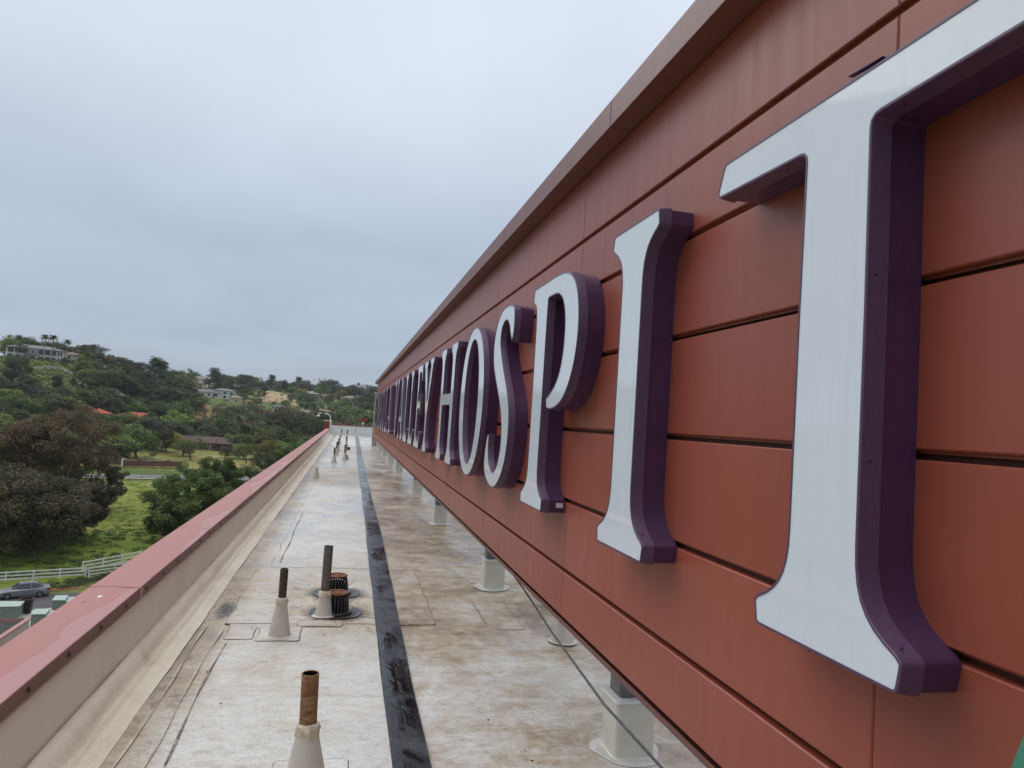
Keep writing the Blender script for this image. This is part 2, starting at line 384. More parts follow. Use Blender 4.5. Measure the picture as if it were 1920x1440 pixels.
def make_strip():
    m, t, b = newmat('black_tape')
    c = N(t, 'ShaderNodeTexCoord').outputs['Object']
    w = noise(t, 1.6, 5, .55, c, stretch=(1.2, .8, 1), dist=.8); w2 = noise(t, 5, 4, .6, c, stretch=(1.5, .6, 1), dist=1.0)
    sp = N(t, 'ShaderNodeSeparateXYZ'); t.links.new(c, sp.inputs[0])
    far = N(t, 'ShaderNodeMapRange'); far.inputs[1].default_value = 8; far.inputs[2].default_value = 30; t.links.new(sp.outputs[1], far.inputs[0])
    near = ramp(t, w, [(.40, (.005, .005, .006)), (.5, (.010, .0105, .013)), (.58, (.022, .023, .027))])
    dry = ramp(t, w2, [(.4, (.045, .044, .042)), (.62, (.085, .082, .076))])
    col = mixc(t, far.outputs[0], near, dry)
    col = mixc(t, ramp(t, w2, [(.66, (0, 0, 0)), (.70, (.6, .6, .6))]), col, (.10, .105, .12)); b.inputs['Specular IOR Level'].default_value = .3
    t.links.new(col, b.inputs['Base Color'])
    rr = ramp(t, w, [(.44, .04), (.50, .16), (.6, .32)])
    t.links.new(rr, b.inputs['Roughness']); bumpit(t, b, w2, .25, .006)
    return m
M_STRIP = make_strip()
# parapet cap
def make_cap():
    m, t, b = newmat('parapet_cap')
    c = N(t, 'ShaderNodeTexCoord').outputs['Object']
    n1 = noise(t, .9, 2, .4, c, stretch=(2.0, .35, 1), dist=.6); n2 = noise(t, 60, 3, .7, c); n3 = noise(t, 7, 3, .6, c, stretch=(.6, 1.6, 1), dist=.5)
    sp = N(t, 'ShaderNodeSeparateXYZ'); t.links.new(c, sp.inputs[0])
    inner = mth(t, 'ADD', mth(t, 'MULTIPLY_ADD', sp.outputs[0], 1.6, 2.95), mth(t, 'MULTIPLY_ADD', n1, 1.3, -.65))
    col = ramp(t, inner, [(.10, (.33, .135, .120)), (.125, (.295, .115, .10)), (.135, (.335, .150, .140))])
    col = mixc(t, .5, col, ramp(t, n3, [(.24, (.70, .62, .60)), (.30, (1, 1, 1))]), 'MULTIPLY')
    col = mixc(t, .35, col, ramp(t, n2, [(.35, (.75, .73, .72)), (.5, (1, 1, 1))]), 'MULTIPLY')
    t.links.new(col, b.inputs['Base Color'])
    t.links.new(ramp(t, inner, [(.11, .62), (.135, .50)]), b.inputs['Roughness'])
    b.inputs['Specular IOR Level'].default_value = .5
    bumpit(t, b, n2, .15, .003); return m
M_CAP = make_cap()
M_FASC = pm('cap_fascia', (.15, .058, .043), (.125, .046, .034), 5, .5, bump=.05)
M_PARA = pm('parapet_stucco', (.68, .605, .52), (.62, .55, .475), 1.4, .8, .2, bump=.15, bd=.004, stretch=(1, 1, .5), detail=8)
M_REDP = pm('pier_red', (.25, .055, .035), (.21, .045, .03), 4, .6)
M_BLDG = pm('building_stucco', (.42, .37, .31), (.38, .33, .28), .5, .9, .2)
M_STONE = pm('stone_pier', (.42, .35, .28), (.25, .19, .15), 3.5, .85, bump=.5, bd=.03, lo=.4, hi=.6)
M_WHITE = pm('white_paint', (.72, .72, .70), (.62, .62, .60), 3, .5)
M_WFENCE = pm('white_fence_paint', (.74, .74, .72), (.60, .60, .57), 2, .5)
M_GREENFG = pm('green_fibreglass', (.012, .13, .075), (.018, .17, .10), 120, .45, bump=.2, bd=.002)
M_WIRE = pm('wire_rope', (.07, .07, .072), (.16, .16, .165), 90, .4, .5, .6)
M_REDM = pm('red_enamel', (.42, .02, .015), None, 5, .4)
# landscape
def make_ground():
    m, t, b = newmat('terrain_grass')
    c = N(t, 'ShaderNodeTexCoord').outputs['Object']
    n1 = noise(t, .022, 6, .62, c, dist=.6); n2 = noise(t, .16, 6, .7, c); n3 = noise(t, 1.1, 4, .7, c)
    col = ramp(t, n1, [(.36, (.06, .095, .022)), (.50, (.09, .13, .03)), (.60, (.16, .16, .05)), (.70, (.26, .205, .095))])
    col = mixc(t, .7, col, ramp(t, n2, [(.32, (.45, .5, .4)), (.52, (1, 1, 1)), (.68, (1.35, 1.2, .9))]), 'MULTIPLY')
    col = mixc(t, .6, col, ramp(t, n3, [(.35, (.5, .55, .45)), (.55, (1.1, 1.05, 1))]), 'MULTIPLY')
    t.links.new(col, b.inputs['Base Color']); b.inputs['Roughness'].default_value = .9; b.inputs['Specular IOR Level'].default_value = .15
    bumpit(t, b, n3, .8, .3); return m
M_GROUND = make_ground()
def gm(name, cols, s1, s2, stretch=None):
    m, t, b = newmat(name); c = N(t, 'ShaderNodeTexCoord').outputs['Object']
    col = ramp(t, noise(t, s1, 6, .65, c, dist=.6, stretch=stretch), [(.34 + .32 * k / max(1, len(cols) - 1), q) for k, q in enumerate(cols)])
    n2 = noise(t, s2, 4, .7, c)
    col = mixc(t, .6, col, ramp(t, n2, [(.34, (.55, .56, .5)), (.55, (1.08, 1.06, 1))]), 'MULTIPLY')
    t.links.new(col, b.inputs['Base Color']); b.inputs['Roughness'].default_value = .92; b.inputs['Specular IOR Level'].default_value = .15
    bumpit(t, b, n2, .6, .15); return m
M_FIELD = gm('meadow', [(.085, .125, .016), (.125, .165, .022), (.165, .185, .032), (.27, .22, .08)], .07, .9)
M_LAWN = gm('lawn', [(.11, .135, .035), (.19, .18, .055), (.32, .25, .10)], .06, .8)
M_DRY = gm('dry_ground', [(.30, .225, .12), (.38, .29, .165), (.22, .19, .085)], .06, .5)
M_ORCH = gm('orchard_floor', [(.12, .12, .035), (.24, .16, .06), (.17, .10, .06)], .05, .5)
M_ASPH = pm('asphalt', (.052, .052, .054), (.075, .074, .074), 1.5, .8, .3, bump=.1)
M_ROAD = pm('pale_asphalt', (.11, .11, .115), (.14, .14, .14), .3, .8, .3)
M_CONC = pm('concrete', (.40, .38, .33), (.33, .31, .27), .8, .85, .2, bump=.1)
M_CURBR = pm('red_kerb', (.33, .035, .03), (.25, .04, .035), 2, .6)
M_BRICKW = pm('brick_wall_brown', (.16, .085, .065), (.125, .065, .05), .8, .9, .2)
M_CMU = pm('block_wall', (.22, .215, .205), (.17, .165, .16), 1.5, .9, .2, bump=.2)
M_XFMR = pm('transformer_green', (.13, .17, .145), (.18, .21, .18), 1.5, .5)
M_XFMR2 = pm('transformer_lid', (.30, .37, .33), (.25, .32, .28), 1.5, .45)
M_GLASS = pm('window_glass', (.02, .025, .03), (.035, .04, .045), 2, .1, .6)
M_CARP = pm('silver_car_paint', (.27, .28, .30), (.25, .26, .28), 3, .25, .5, .25)
M_CARB = pm('blue_car_paint', (.20, .25, .33), None, 3, .3, .5, .4)
M_TYRE = pm('tyre', (.02, .02, .02), None, 5, .8)
M_RIM = pm('wheel_rim', (.30, .30, .31), None, 5, .35, .5, .7)
M_TAIL = pm('tail_light', (.32, .02, .02), None, 5, .3)
M_TRUNK = pm('bark', (.10, .075, .055), (.155, .125, .10), 3, .9, .2)
M_TRUNKP = pm('pale_bark', (.27, .235, .19), (.17, .14, .11), 2, .9, .2)

def leafmat(name, cols, rough=.55, vr=(.75, .58)):
    m, t, b = newmat(name)
    g = N(t, 'ShaderNodeNewGeometry'); oi = N(t, 'ShaderNodeObjectInfo')
    pos = noise(t, .45, 4, .6)
    f = mth(t, 'MULTIPLY_ADD', g.outputs['Random Per Island'], .38, mth(t, 'MULTIPLY_ADD', pos, 1.5, -.44))
    n = len(cols)
    col = ramp(t, f, [(.12 + .72 * k / (n - 1), c) for k, c in enumerate(cols)])
    hs = N(t, 'ShaderNodeHueSaturation'); t.links.new(col, hs.inputs['Color'])
    t.links.new(mth(t, 'MULTIPLY_ADD', oi.outputs['Random'], .045, .465), hs.inputs['Hue'])
    t.links.new(mth(t, 'MULTIPLY_ADD', oi.outputs['Random'], vr[0], vr[1]), hs.inputs['Value'])
    t.links.new(hs.outputs[0], b.inputs['Base Color']); b.inputs['Roughness'].default_value = rough
    b.inputs['Specular IOR Level'].default_value = .25
    tr = N(t, 'ShaderNodeBsdfTranslucent'); t.links.new(hs.outputs[0], tr.inputs[0])
    mxs = N(t, 'ShaderNodeMixShader'); mxs.inputs[0].default_value = .25
    o = [n for n in t.nodes if n.type == 'OUTPUT_MATERIAL'][0]
    t.links.new(b.outputs[0], mxs.inputs[1]); t.links.new(tr.outputs[0], mxs.inputs[2]); t.links.new(mxs.outputs[0], o.inputs[0])
    return m
L_DARK = leafmat('leaf_dark', [(0.0420, 0.0568, 0.0225), (0.0675, 0.0880, 0.0325), (0.0975, 0.1136, 0.0450)])
L_GREEN = leafmat('leaf_green', [(0.0510, 0.0880, 0.0200), (0.0825, 0.1335, 0.0325), (0.1275, 0.1775, 0.0450)])
L_LIGHT = leafmat('leaf_light', [(0.0975, 0.1562, 0.0275), (0.1575, 0.2272, 0.0400), (0.2175, 0.2627, 0.0600)])
L_GREY = leafmat('leaf_grey', [(0.0480, 0.0540, 0.0338), (0.0825, 0.0880, 0.0562), (0.1275, 0.1207, 0.0825)])
L_BROWN = leafmat('leaf_brown', [(.050, .048, .023), (.095, .084, .040), (.14, .112, .054), (.25, .15, .062)], vr=(.25, .95))
L_BROWN2 = leafmat('leaf_olive', [(.028, .029, .017), (.058, .057, .029), (.098, .085, .043), (.21, .165, .08)], vr=(.2, .9))
L_NEAR = leafmat('leaf_near_green', [(.030, .055, .014), (.065, .105, .024), (.105, .15, .036), (.17, .20, .06)], vr=(.2, .92))
L_YELL = leafmat('leaf_yellow', [(0.1350, 0.1420, 0.0250), (0.2250, 0.2130, 0.0375), (0.2850, 0.2414, 0.0562)])
L_PALM = leafmat('leaf_palm', [(0.0450, 0.0596, 0.0200), (0.0750, 0.0923, 0.0312), (0.1125, 0.1207, 0.0438)])
L_HEDGE = leafmat('leaf_hedge', [(0.0525, 0.0781, 0.0225), (0.0825, 0.1278, 0.0312), (0.1200, 0.1704, 0.0375)])

# ================================================================== TERRAIN
PROF = {
    -320: [(0, -21), (92, -21), (96, -20.6), (200, -19.3), (240, -18.6), (300, -13), (360, -2), (420, 10), (600, 18), (1500, 12), (4500, -30)],
    0:   [(0, -21), (92, -21), (96, -20.6), (200, -19.3), (235, -18.6), (300, -14), (330, -8), (365, 6), (398, 17.6), (410, 18.6), (450, 19.5), (600, 19), (1500, 10), (4500, -30)],
    100: [(0, -21), (92, -21), (96, -20.6), (200, -19.3), (235, -18.6), (300, -14), (332, -8), (366, 6), (398, 17.4), (410, 18.2), (450, 19.5), (600, 19), (1500, 10), (4500, -30)],
    180: [(0, -21), (92, -21), (96, -20.6), (200, -19.3), (235, -18.6), (300, -14.5), (340, -7), (370, 2), (400, 10), (440, 14.5), (600, 17), (1500, 10), (4500, -30)],
    260: [(0, -21), (92, -21), (96, -20.6), (200, -19.3), (235, -18.6), (300, -15), (350, -7), (400, 1), (450, 8.5), (500, 13), (700, 18), (1500, 12), (4500, -30)],
    340: [(0, -21), (92, -21), (96, -20.6), (200, -19.3), (235, -18.6), (290, -17), (340, -14), (400, -7), (450, 1), (500, 7), (600, 14), (800, 22), (1200, 20), (4500, -30)],
    400: [(0, -21), (92, -21), (96, -20.6), (200, -19.3), (235, -18.6), (290, -17), (350, -14), (400, -10), (450, -4), (500, 2), (540, 5), (650, 13), (850, 24), (1200, 22), (4500, -30)],
    500: [(0, -21), (92, -21), (96, -20.6), (200, -19.3), (235, -19), (290, -17.5), (350, -15), (420, -9), (470, -4), (520, 1), (600, 9), (700, 16), (850, 23), (1200, 22), (4500, -30)],
    600: [(0, -21), (200, -19.5), (300, -18), (380, -13), (440, -7), (500, -2), (560, 2), (650, 8), (800, 18), (900, 22), (1300, 20), (4500, -30)],
    720: [(0, -21), (200, -19.5), (300, -18), (380, -13), (440, -8), (500, -4), (560, 0), (650, 6), (800, 16), (900, 20), (1300, 18), (4500, -30)],
}
for _u in PROF:
    _r = ray(_u, 775 + .066 * (_u - 654)); _f = FPX / math.hypot(_r[0], _r[1])
    PROF[_u] = [(d_, z_ * _f if 295 < d_ < 1600 else z_) for d_, z_ in PROF[_u]]
PK = sorted(PROF); PAZ = np.array([az_of(k) for k in PK])
def ground(x, y):
    x = np.asarray(x, float); y = np.asarray(y, float)
    d = np.hypot(x, y); az = np.clip(np.arctan2(x, y), PAZ[0], PAZ[-1])
    zs = np.stack([np.interp(d, [p[0] for p in PROF[k]], [p[1] for p in PROF[k]]) for k in PK])
    i = np.clip(np.searchsorted(PAZ, az) - 1, 0, len(PK) - 2)
    f = (az - PAZ[i]) / (PAZ[i + 1] - PAZ[i]); f = f * f * (3 - 2 * f)
    zz = np.take_along_axis(zs, i[None], 0)[0] * (1 - f) + np.take_along_axis(zs, (i + 1)[None], 0)[0] * f
    w = np.clip((d - 240) / 100, 0, 1)
    return zz + w * (1.0 * np.sin(x * .041 + 1) * np.cos(y * .033) + .5 * np.sin(x * .11 + y * .07))
def gz(x, y): return float(ground(np.array([x]), np.array([y]))[0])
def polar(u, dist):
    a = az_of(u); return dist * math.sin(a), dist * math.cos(a)

azs = np.concatenate([np.linspace(-180, -50, 40)[:-1], np.linspace(-50, 20, 190), np.linspace(20, 180, 46)[1:-1]])
rad = np.concatenate([[2], np.linspace(20, 86, 8), np.linspace(90, 700, 130), np.geomspace(715, 4500, 30)])
A, D = np.meshgrid(np.radians(azs), rad)
X = D * np.sin(A); Y = D * np.cos(A); Zg = ground(X.ravel(), Y.ravel())
V = np.stack([X.ravel(), Y.ravel(), Zg], 1); na = len(azs); nr_ = len(rad)
ii, jj = np.meshgrid(np.arange(nr_ - 1), np.arange(na), indexing='ij')
F = np.stack([ii * na + jj, ii * na + (jj + 1) % na, (ii + 1) * na + (jj + 1) % na, (ii + 1) * na + jj], -1).reshape(-1, 4)[:, ::-1]
tag(link('ground', mesh_arr('ground', V, F, M_GROUND, True)), 'green and tan hilly ground below and beyond the building', None, None, 'structure')

def drape(name, corner_pts, mat, lift=.15, n=24, m=10):
    """four world xy corners (bilinear), laid on the terrain"""
    p = [np.array(c, float) for c in corner_pts]
    s, t = np.meshgrid(np.linspace(0, 1, n), np.linspace(0, 1, m), indexing='ij'); s = s[..., None]; t = t[..., None]
    P = (p[0] * (1 - s) + p[1] * s) * (1 - t) + (p[3] * (1 - s) + p[2] * s) * t
    P = P.reshape(-1, 2); z = ground(P[:, 0], P[:, 1]) + lift
    V = np.column_stack([P, z]); i, j = np.meshgrid(np.arange(n - 1), np.arange(m - 1), indexing='ij')
    F = np.stack([i * m + j, (i + 1) * m + j, (i + 1) * m + j + 1, i * m + j + 1], -1).reshape(-1, 4)
    return tag(link(name, mesh_arr(name, V, F, mat, True)), None, None, None, 'structure')
def pd(*uds): return [polar(u, d) for u, d in uds]

# road, meadow, lawns, bare ground
tag(drape('meadow', pd((-420, 97), (760, 97), (760, 203), (-420, 203)), M_FIELD, .05, 60, 30), 'green and straw-coloured meadow below the parapet')
tag(drape('road', pd((-420, 207.5), (780, 214), (780, 222.5), (-420, 216)), M_ROAD, .12, 60, 4), 'grey road crossing behind the meadow')
tag(drape('pavement', pd((-420, 206.2), (780, 212.6), (780, 213.7), (-420, 207.3)), M_CONC, .2, 60, 3), 'pale pavement on the near side of the road')
tag(drape('lawn', pd((150, 226), (520, 229), (520, 285), (150, 285)), M_LAWN, .12, 40, 16), 'yellow-green lawn in front of the brown-roofed ranch house')
tag(drape('orchard_ground', pd((345, 385), (455, 385), (450, 470), (352, 470)), M_ORCH, .25, 24, 16), 'brown orchard floor on the slope')
tag(drape('dry_slope', pd((486, 560), (560, 560), (545, 668), (486, 668)), M_DRY, .4, 24, 16), 'tan bare slope on the far hill')
tag(drape('dry_field', pd((518, 445), (560, 445), (558, 475), (520, 475)), M_DRY, .3, 14, 8), 'ochre patch of dry grass in front of the long low roofs')
tag(drape('hill_track', pd((591, 545), (597, 545), (660, 640), (652, 640)), M_CONC, .5, 6, 24), 'pale driveway climbing the far hill')
tag(drape('hill_track', pd((600, 530), (632, 535), (630, 565), (604, 560)), M_DRY, .35, 10, 10), 'dry tan verge under the pale driveway')
tag(drape('dry_slope', pd((380, 575), (435, 575), (432, 630), (384, 630)), M_DRY, .4, 14, 10), 'tan bank above the white hillside houses')

# car park corner below: asphalt, red kerb, concrete apron
PA, PB = np.array(on_z(80, 1112, -21)[:2]), np.array(on_z(160, 1103, -21)[:2])
dirk = (PB - PA) / np.linalg.norm(PB - PA); nrmk = np.array([-dirk[1], dirk[0]])     # nrmk points away from the camera
def kp(s, t): q = PA + dirk * s + nrmk * t; return float(q[0]), float(q[1])
def sheet(name, pts, z, mat, label):
    mb = MB().add([(x, y, z) for x, y in pts], [tuple(range(len(pts)))])
    return tag(mb.build(name, mat), label, None, None, 'structure')
sheet('car_park', [kp(-60, -.1), kp(-60, -40), kp(24, -40), kp(24, -.1)], -20.98, M_ASPH, 'dark asphalt car park below the parapet')
sheet('concrete_apron', [kp(-40, -30), kp(20, -30), kp(20, -6.6), kp(-40, -6.6)], -20.955, M_CONC, 'pale concrete apron around the green utility boxes')
kb = MB()
V = []
for s, t, z in [(-60, 0, -21), (-60, 0, -20.84), (-60, .25, -20.84), (-60, .25, -21)]: V.append((*kp(s, t), z))
for s, t, z in [(24, 0, -21), (24, 0, -20.84), (24, .25, -20.84), (24, .25, -21)]: V.append((*kp(s, t), z))
kb.add(V, [(0, 4, 5, 1), (1, 5, 6, 2), (2, 6, 7, 3), (0, 1, 2, 3), (7, 6, 5, 4)])
tag(kb.build('kerb', M_CURBR), 'red painted kerb behind the silver car', None, None, 'structure')
kb = MB(); V = []
for s in (-60, 24):
    for t, z in [(-.55, -20.965), (-.02, -20.965)]: V.append((*kp(s, t), z))
tag(kb.add(V, [(0, 2, 3, 1)]).build('gutter', M_CONC), 'pale gutter strip along the red kerb', None, None, 'structure')

# ================================================================== HOSPITAL BUILDING
ZR = -2.30                     # roof level
YE = 77.0                      # far end of the roof
bld = thing('hospital_building', 'flat-roofed hospital wing with stained pale roof and red-capped parapet', 'building', (0, 0, -21))
O = (0, 0, -21)
def bpart(mb, name, mat, parent=bld, smooth=False):
    org = O
    return mb.build(name, mat, parent, smooth, org)
bpart(MB().box(-2.03, 15, -6.0, YE + .2, -21, ZR - .05), 'outer_wall', M_BLDG)
# roof sheet, gently uneven
nx, ny = 60, 260
gx = np.linspace(-1.70, 15, nx); gy = np.linspace(-6, YE, ny)
GX, GY = np.meshgrid(gx, gy, indexing='ij')
GZ = ZR + .004 * np.sin(GX * 2.1 + GY * .7) + .004 * np.sin(GY * 1.3 - GX)
for (dx, dy) in ((.02, 8.62), (.02, 9.53)): GZ -= .02 * np.exp(-((GX - dx) ** 2 + (GY - dy) ** 2) / .15)
V = np.stack([GX.ravel(), GY.ravel(), GZ.ravel() + 21], 1)
i, j = np.meshgrid(np.arange(nx - 1), np.arange(ny - 1), indexing='ij')
F = np.stack([i * ny + j, (i + 1) * ny + j, (i + 1) * ny + j + 1, i * ny + j + 1], -1).reshape(-1, 4)
roof = link('roof', mesh_arr('roof', V, F, M_ROOF_TAN, True), bld)
tag(roof, 'tan and grey stained roof membrane with wet patches')

def patch(x0, x1, y0, y1, mat, lift, name='membrane_sheet', r=.04, seam=True, wav=.012, th=None):
    """a membrane sheet with rounded corners and slightly wavy cut edges; its dark seam line lies round it"""
    pts = []
    def edge(p, q, n):
        for k in range(n):
            f = k / n; w = wav * math.sin(f * n * 1.9 + p[0] * 3 + p[1]) if 0 < k < n else 0
            d = (q[0] - p[0], q[1] - p[1]); L = math.hypot(*d)
            pts.append((p[0] + d[0] * f - d[1] / L * w, p[1] + d[1] * f + d[0] / L * w))
    def corner(cx, cy, a0):
        for k in range(4): a = a0 + math.pi / 2 * k / 3; pts.append((cx + r * math.cos(a), cy + r * math.sin(a)))
    nlx = max(2, int((x1 - x0) / .25)); nly = max(2, int((y1 - y0) / .35))
    edge((x0 + r, y0), (x1 - r, y0), nlx); corner(x1 - r, y0 + r, -math.pi / 2)
    edge((x1, y0 + r), (x1, y1 - r), nly); corner(x1 - r, y1 - r, 0)
    edge((x1 - r, y1), (x0 + r, y1), nlx); corner(x0 + r, y1 - r, math.pi / 2)
    edge((x0, y1 - r), (x0, y0 + r), nly); corner(x0 + r, y0 + r, math.pi)
    n = len(pts); z = ZR + lift
    tri = tessellate_polygon([[Vector((p[0], p[1], 0)) for p in pts]])
    mb = MB().add([(p[0], p[1], z) for p in pts] + [(p[0], p[1], z - .012) for p in pts],
                  [tuple(t) for t in tri] + [(k, k + n, (k + 1) % n + n, (k + 1) % n) for k in range(n)])
    o = bpart(mb, name, mat, roof)
    for pl in o.data.polygons:
        if pl.normal.z < 0 and abs(pl.normal.z) > .5: pl.flip()
    if seam:
        mb = MB(); V = []; F = []
        for k in range(n):
            a, b2 = Vector(pts[k]), Vector(pts[(k + 1) % n]); q = Vector(pts[k - 1]); t = (b2 - q).normalized(); nn = Vector((t.y, -t.x))
            wd = .004 + .005 * (math.sin(k * 1.7 + x0 * 5) * .5 + .5)
            V += [(a.x - nn.x * .002, a.y - nn.y * .002, z + .0015), (a.x + nn.x * wd, a.y + nn.y * wd, z - .006)]
            F.append((2 * k, 2 * ((k + 1) % n), 2 * ((k + 1) % n) + 1, 2 * k + 1))
        so_ = bpart(mb.add(V, F), 'seam', M_SEAM, o)
        so_.parent = o
    return o

# sheets left of the black tape (light grey), the sump, the edge band, repairs, white far end
patch(-1.04, .47, -5.8, 8.20, M_ROOF_ALL, .010, seam=False)
patch(-1.10, 1.13, 8.17, 11.05, M_ROOF_ALL, .014, 'sump_sheet')
patch(-.93, .55, 11.08, 24.0, M_ROOF_ALL, .010, wav=.02)
patch(-.73, -.31, 7.56, 8.06, M_ROOF_ALL, .018, 'repair_patch')
patch(-1.03, -.76, 7.62, 8.10, M_ROOF_ALL, .016, 'repair_patch')
patch(-.36, .10, 8.06, 8.30, M_ROOF_ALL, .020, 'repair_patch')
patch(-.30, .17, 4.30, 5.02, M_ROOF_ALL, .018, 'repair_patch')
patch(1.72, 2.12, 8.0, 9.2, M_ROOF_ALL, .008, 'repair_patch')
patch(-.6, .57, 29.0, 30.6, M_ROOF_ALL, .010, 'repair_patch')
patch(.80, 1.45, 28.9, 30.3, M_ROOF_ALL, .010, 'repair_patch')
patch(-1.15, .85, 50.5, YE - .6, M_ROOF_ALL, .010, wav=.03)
patch(1.05, 4.0, 52.0, YE - .6, M_ROOF_ALL, .010, wav=.03)
# caulked seams along the left edge
for xs, y0, y1, mt in ((-1.24, 3, 8.1, M_SEAM2), (-1.075, 2.5, 8.0, M_SEAM2), (-.97, 5, 7.5, M_SEAM), (-.82, 11.4, 17, M_SEAM)):
    mb = MB(); V = []; F = []; n = 40
    for k in range(n + 1):
        y = y0 + (y1 - y0) * k / n; x = xs + .012 * math.sin(y * 2.1 + xs * 9) - .02 * (y - y0) / (y1 - y0)
        w = .006 + .004 * math.sin(y * 5)
        V += [(x - w, y, ZR + .019), (x, y, ZR + .023), (x + w, y, ZR + .019)]
        if k < n: F += [(3 * k, 3 * k + 1, 3 * k + 4, 3 * k + 3), (3 * k + 1, 3 * k + 2, 3 * k + 5, 3 * k + 4)]
    bpart(mb.add(V, F), 'seam', mt, roof)
# black wet tape
mb = MB(); V = []; F = []; n = 220
for k in range(n + 1):
    y = 1.0 + (YE - 3.5) * k / n
    c0 = .455 + .09 * min(1, max(0, (y - 8) / 14)) + .28 * max(0, min(1, (y - 30) / 45)) + .004 * math.sin(y * .9) + .003 * math.sin(y * 2.7)
    w = .275 - .02 * math.sin(y * .35) + .02 * max(0, min(1, (y - 30) / 45))
    for f, z in ((0, .021), (.03, .027), (.5, .026), (.97, .027), (1, .021)): V.append((c0 + w * f, y, ZR + z))
    if k < n:
        for q in range(4): F.append((5 * k + q, 5 * k + q + 1, 5 * k + q + 6, 5 * k + q + 5))
tape = bpart(mb.add(V, F), 'seam_tape', M_STRIP, roof)
tag(tape, 'wet black repair tape running the length of the roof')
# leaf litter and grit spots
mb = MB()
for k in range(34):
    x = random.uniform(-1.35, .4) if k < 26 else random.uniform(.8, 1.7); y = random.uniform(4, 17)
    r = random.uniform(.006, .016); s = random.random() * 6
    mb.add([(x + r * math.cos(s + q * 1.05) * random.uniform(.5, 1.2), y + r * math.sin(s + q * 1.05) * random.uniform(.5, 1.2), ZR + .03) for q in range(6)] + [(x, y, ZR + .037)],
           [(q, (q + 1) % 6, 6) for q in range(6)])
g = bpart(mb, 'debris', M_BLACK, roof); g['kind'] = 'stuff'
mb = MB()
for k in range(120):
    a = random.random(); x = random.gauss(-1.19, .05); y = random.gauss(8.75, .28); r = random.uniform(.004, .016)
    s = random.random() * 6; z = ZR + .02
    mb.add([(x + r * math.cos(s), y + r * math.sin(s), z), (x - r * math.sin(s) * .4, y + r * math.cos(s) * .4, z + .012), (x - r * math.cos(s), y - r * math.sin(s), z + .004), (x + r * math.sin(s) * .4, y - r * math.cos(s) * .4, z + .01)], [(0, 1, 2, 3)])
g = bpart(mb, 'leaf_litter', M_IRON, roof); g['kind'] = 'stuff'

# parapet: wall, cant strip, cap lengths with screws
XI, XO, ZT = -1.67, -2.07, -1.65
para = bpart(MB().box(XO + .03, XI - .02, -6, YE, ZR - .06, ZT - .03), 'parapet', M_PARA)
tag(para, 'low beige parapet wall along the roof edge')
bpart(MB().box(XO + .03, 14.9, YE, YE + .25, ZR - .06, -1.30), 'parapet', M_WHITE)
bpart(MB().box(XO, 14.95, YE - .05, YE + .3, -1.295, -1.19), 'parapet_cap', M_REDP)
mb = MB(); V = []; F = []; n = 330
prof = [(-1.70, .085), (-1.687, .112), (-1.660, .120), (-1.628, .112), (-1.598, .090), (-1.575, .055), (-1.560, .024), (-1.535, .010), (-1.505, .014), (-1.475, .036), (-1.445, .042), (-1.41, .032), (-1.375, .016), (-1.34, .010)]
for k in range(n + 1):
    y = -6 + (YE + 6) * k / n
    for q, (px, pz) in enumerate(prof):
        b = math.sin(y * 1.3 + q * .3) * .007 + math.sin(y * 4.1 + q * .9) * .005 + .006 * math.sin(y * .37) + .004 * math.sin(y * 9.3 + q)
        V.append((px + b, y, ZR + pz + b * .5))
    if k < n:
        m_ = len(prof)
        for q in range(m_ - 1): F.append((k * m_ + q, k * m_ + q + 1, (k + 1) * m_ + q + 1, (k + 1) * m_ + q))
bpart(mb.add(V, F), 'cant_strip', M_CANT, para, True)
# seams of the parapet flashing further along
for y in (17.5, 24, 30.5, 37, 43.5, 50, 56.5, 63):
    bpart(MB().box(XI - .024, XI - .017, y, y + .03, ZR + .2, ZT - .11), 'flashing_joint', M_SEAM2, para)
capy = [-6, -1.2, 3.3, 7.02, 10.35, 13.6, 17, 20.5, 24, 27.5, 31, 34.5, 38, 42, 46, 50, 54, 58, 62, 66, 70, 74.5]
scr = MB().lathe([(.0001, .009), (.009, .007), (.013, 0)], 8)
scr_me = bpy.data.meshes.new('screw'); scr_me.from_pydata(scr.v, [], scr.f); scr_me.materials.append(pm('rusty_screw', (.03, .01, .008), (.06, .02, .012), 50, .8))
wash = MB()
for k in range(4):
    a = k * math.pi / 2 + .4; c_, s_ = math.cos(a), math.sin(a)
    wash.add([(c_ * .026 - s_ * .005, s_ * .026 + c_ * .005, .0015), (c_ * .026 + s_ * .005, s_ * .026 - c_ * .005, .0015), (s_ * .006, -c_ * .006, .004), (-s_ * .006, c_ * .006, .004)], [(0, 1, 2, 3)])
scr_me2 = bpy.data.meshes.new('screw'); scr_me2.from_pydata(scr.v + wash.v, [], scr.f + [tuple(i + len(scr.v) for i in f) for f in wash.f]); scr_me2.materials.append(scr_me.materials[0])
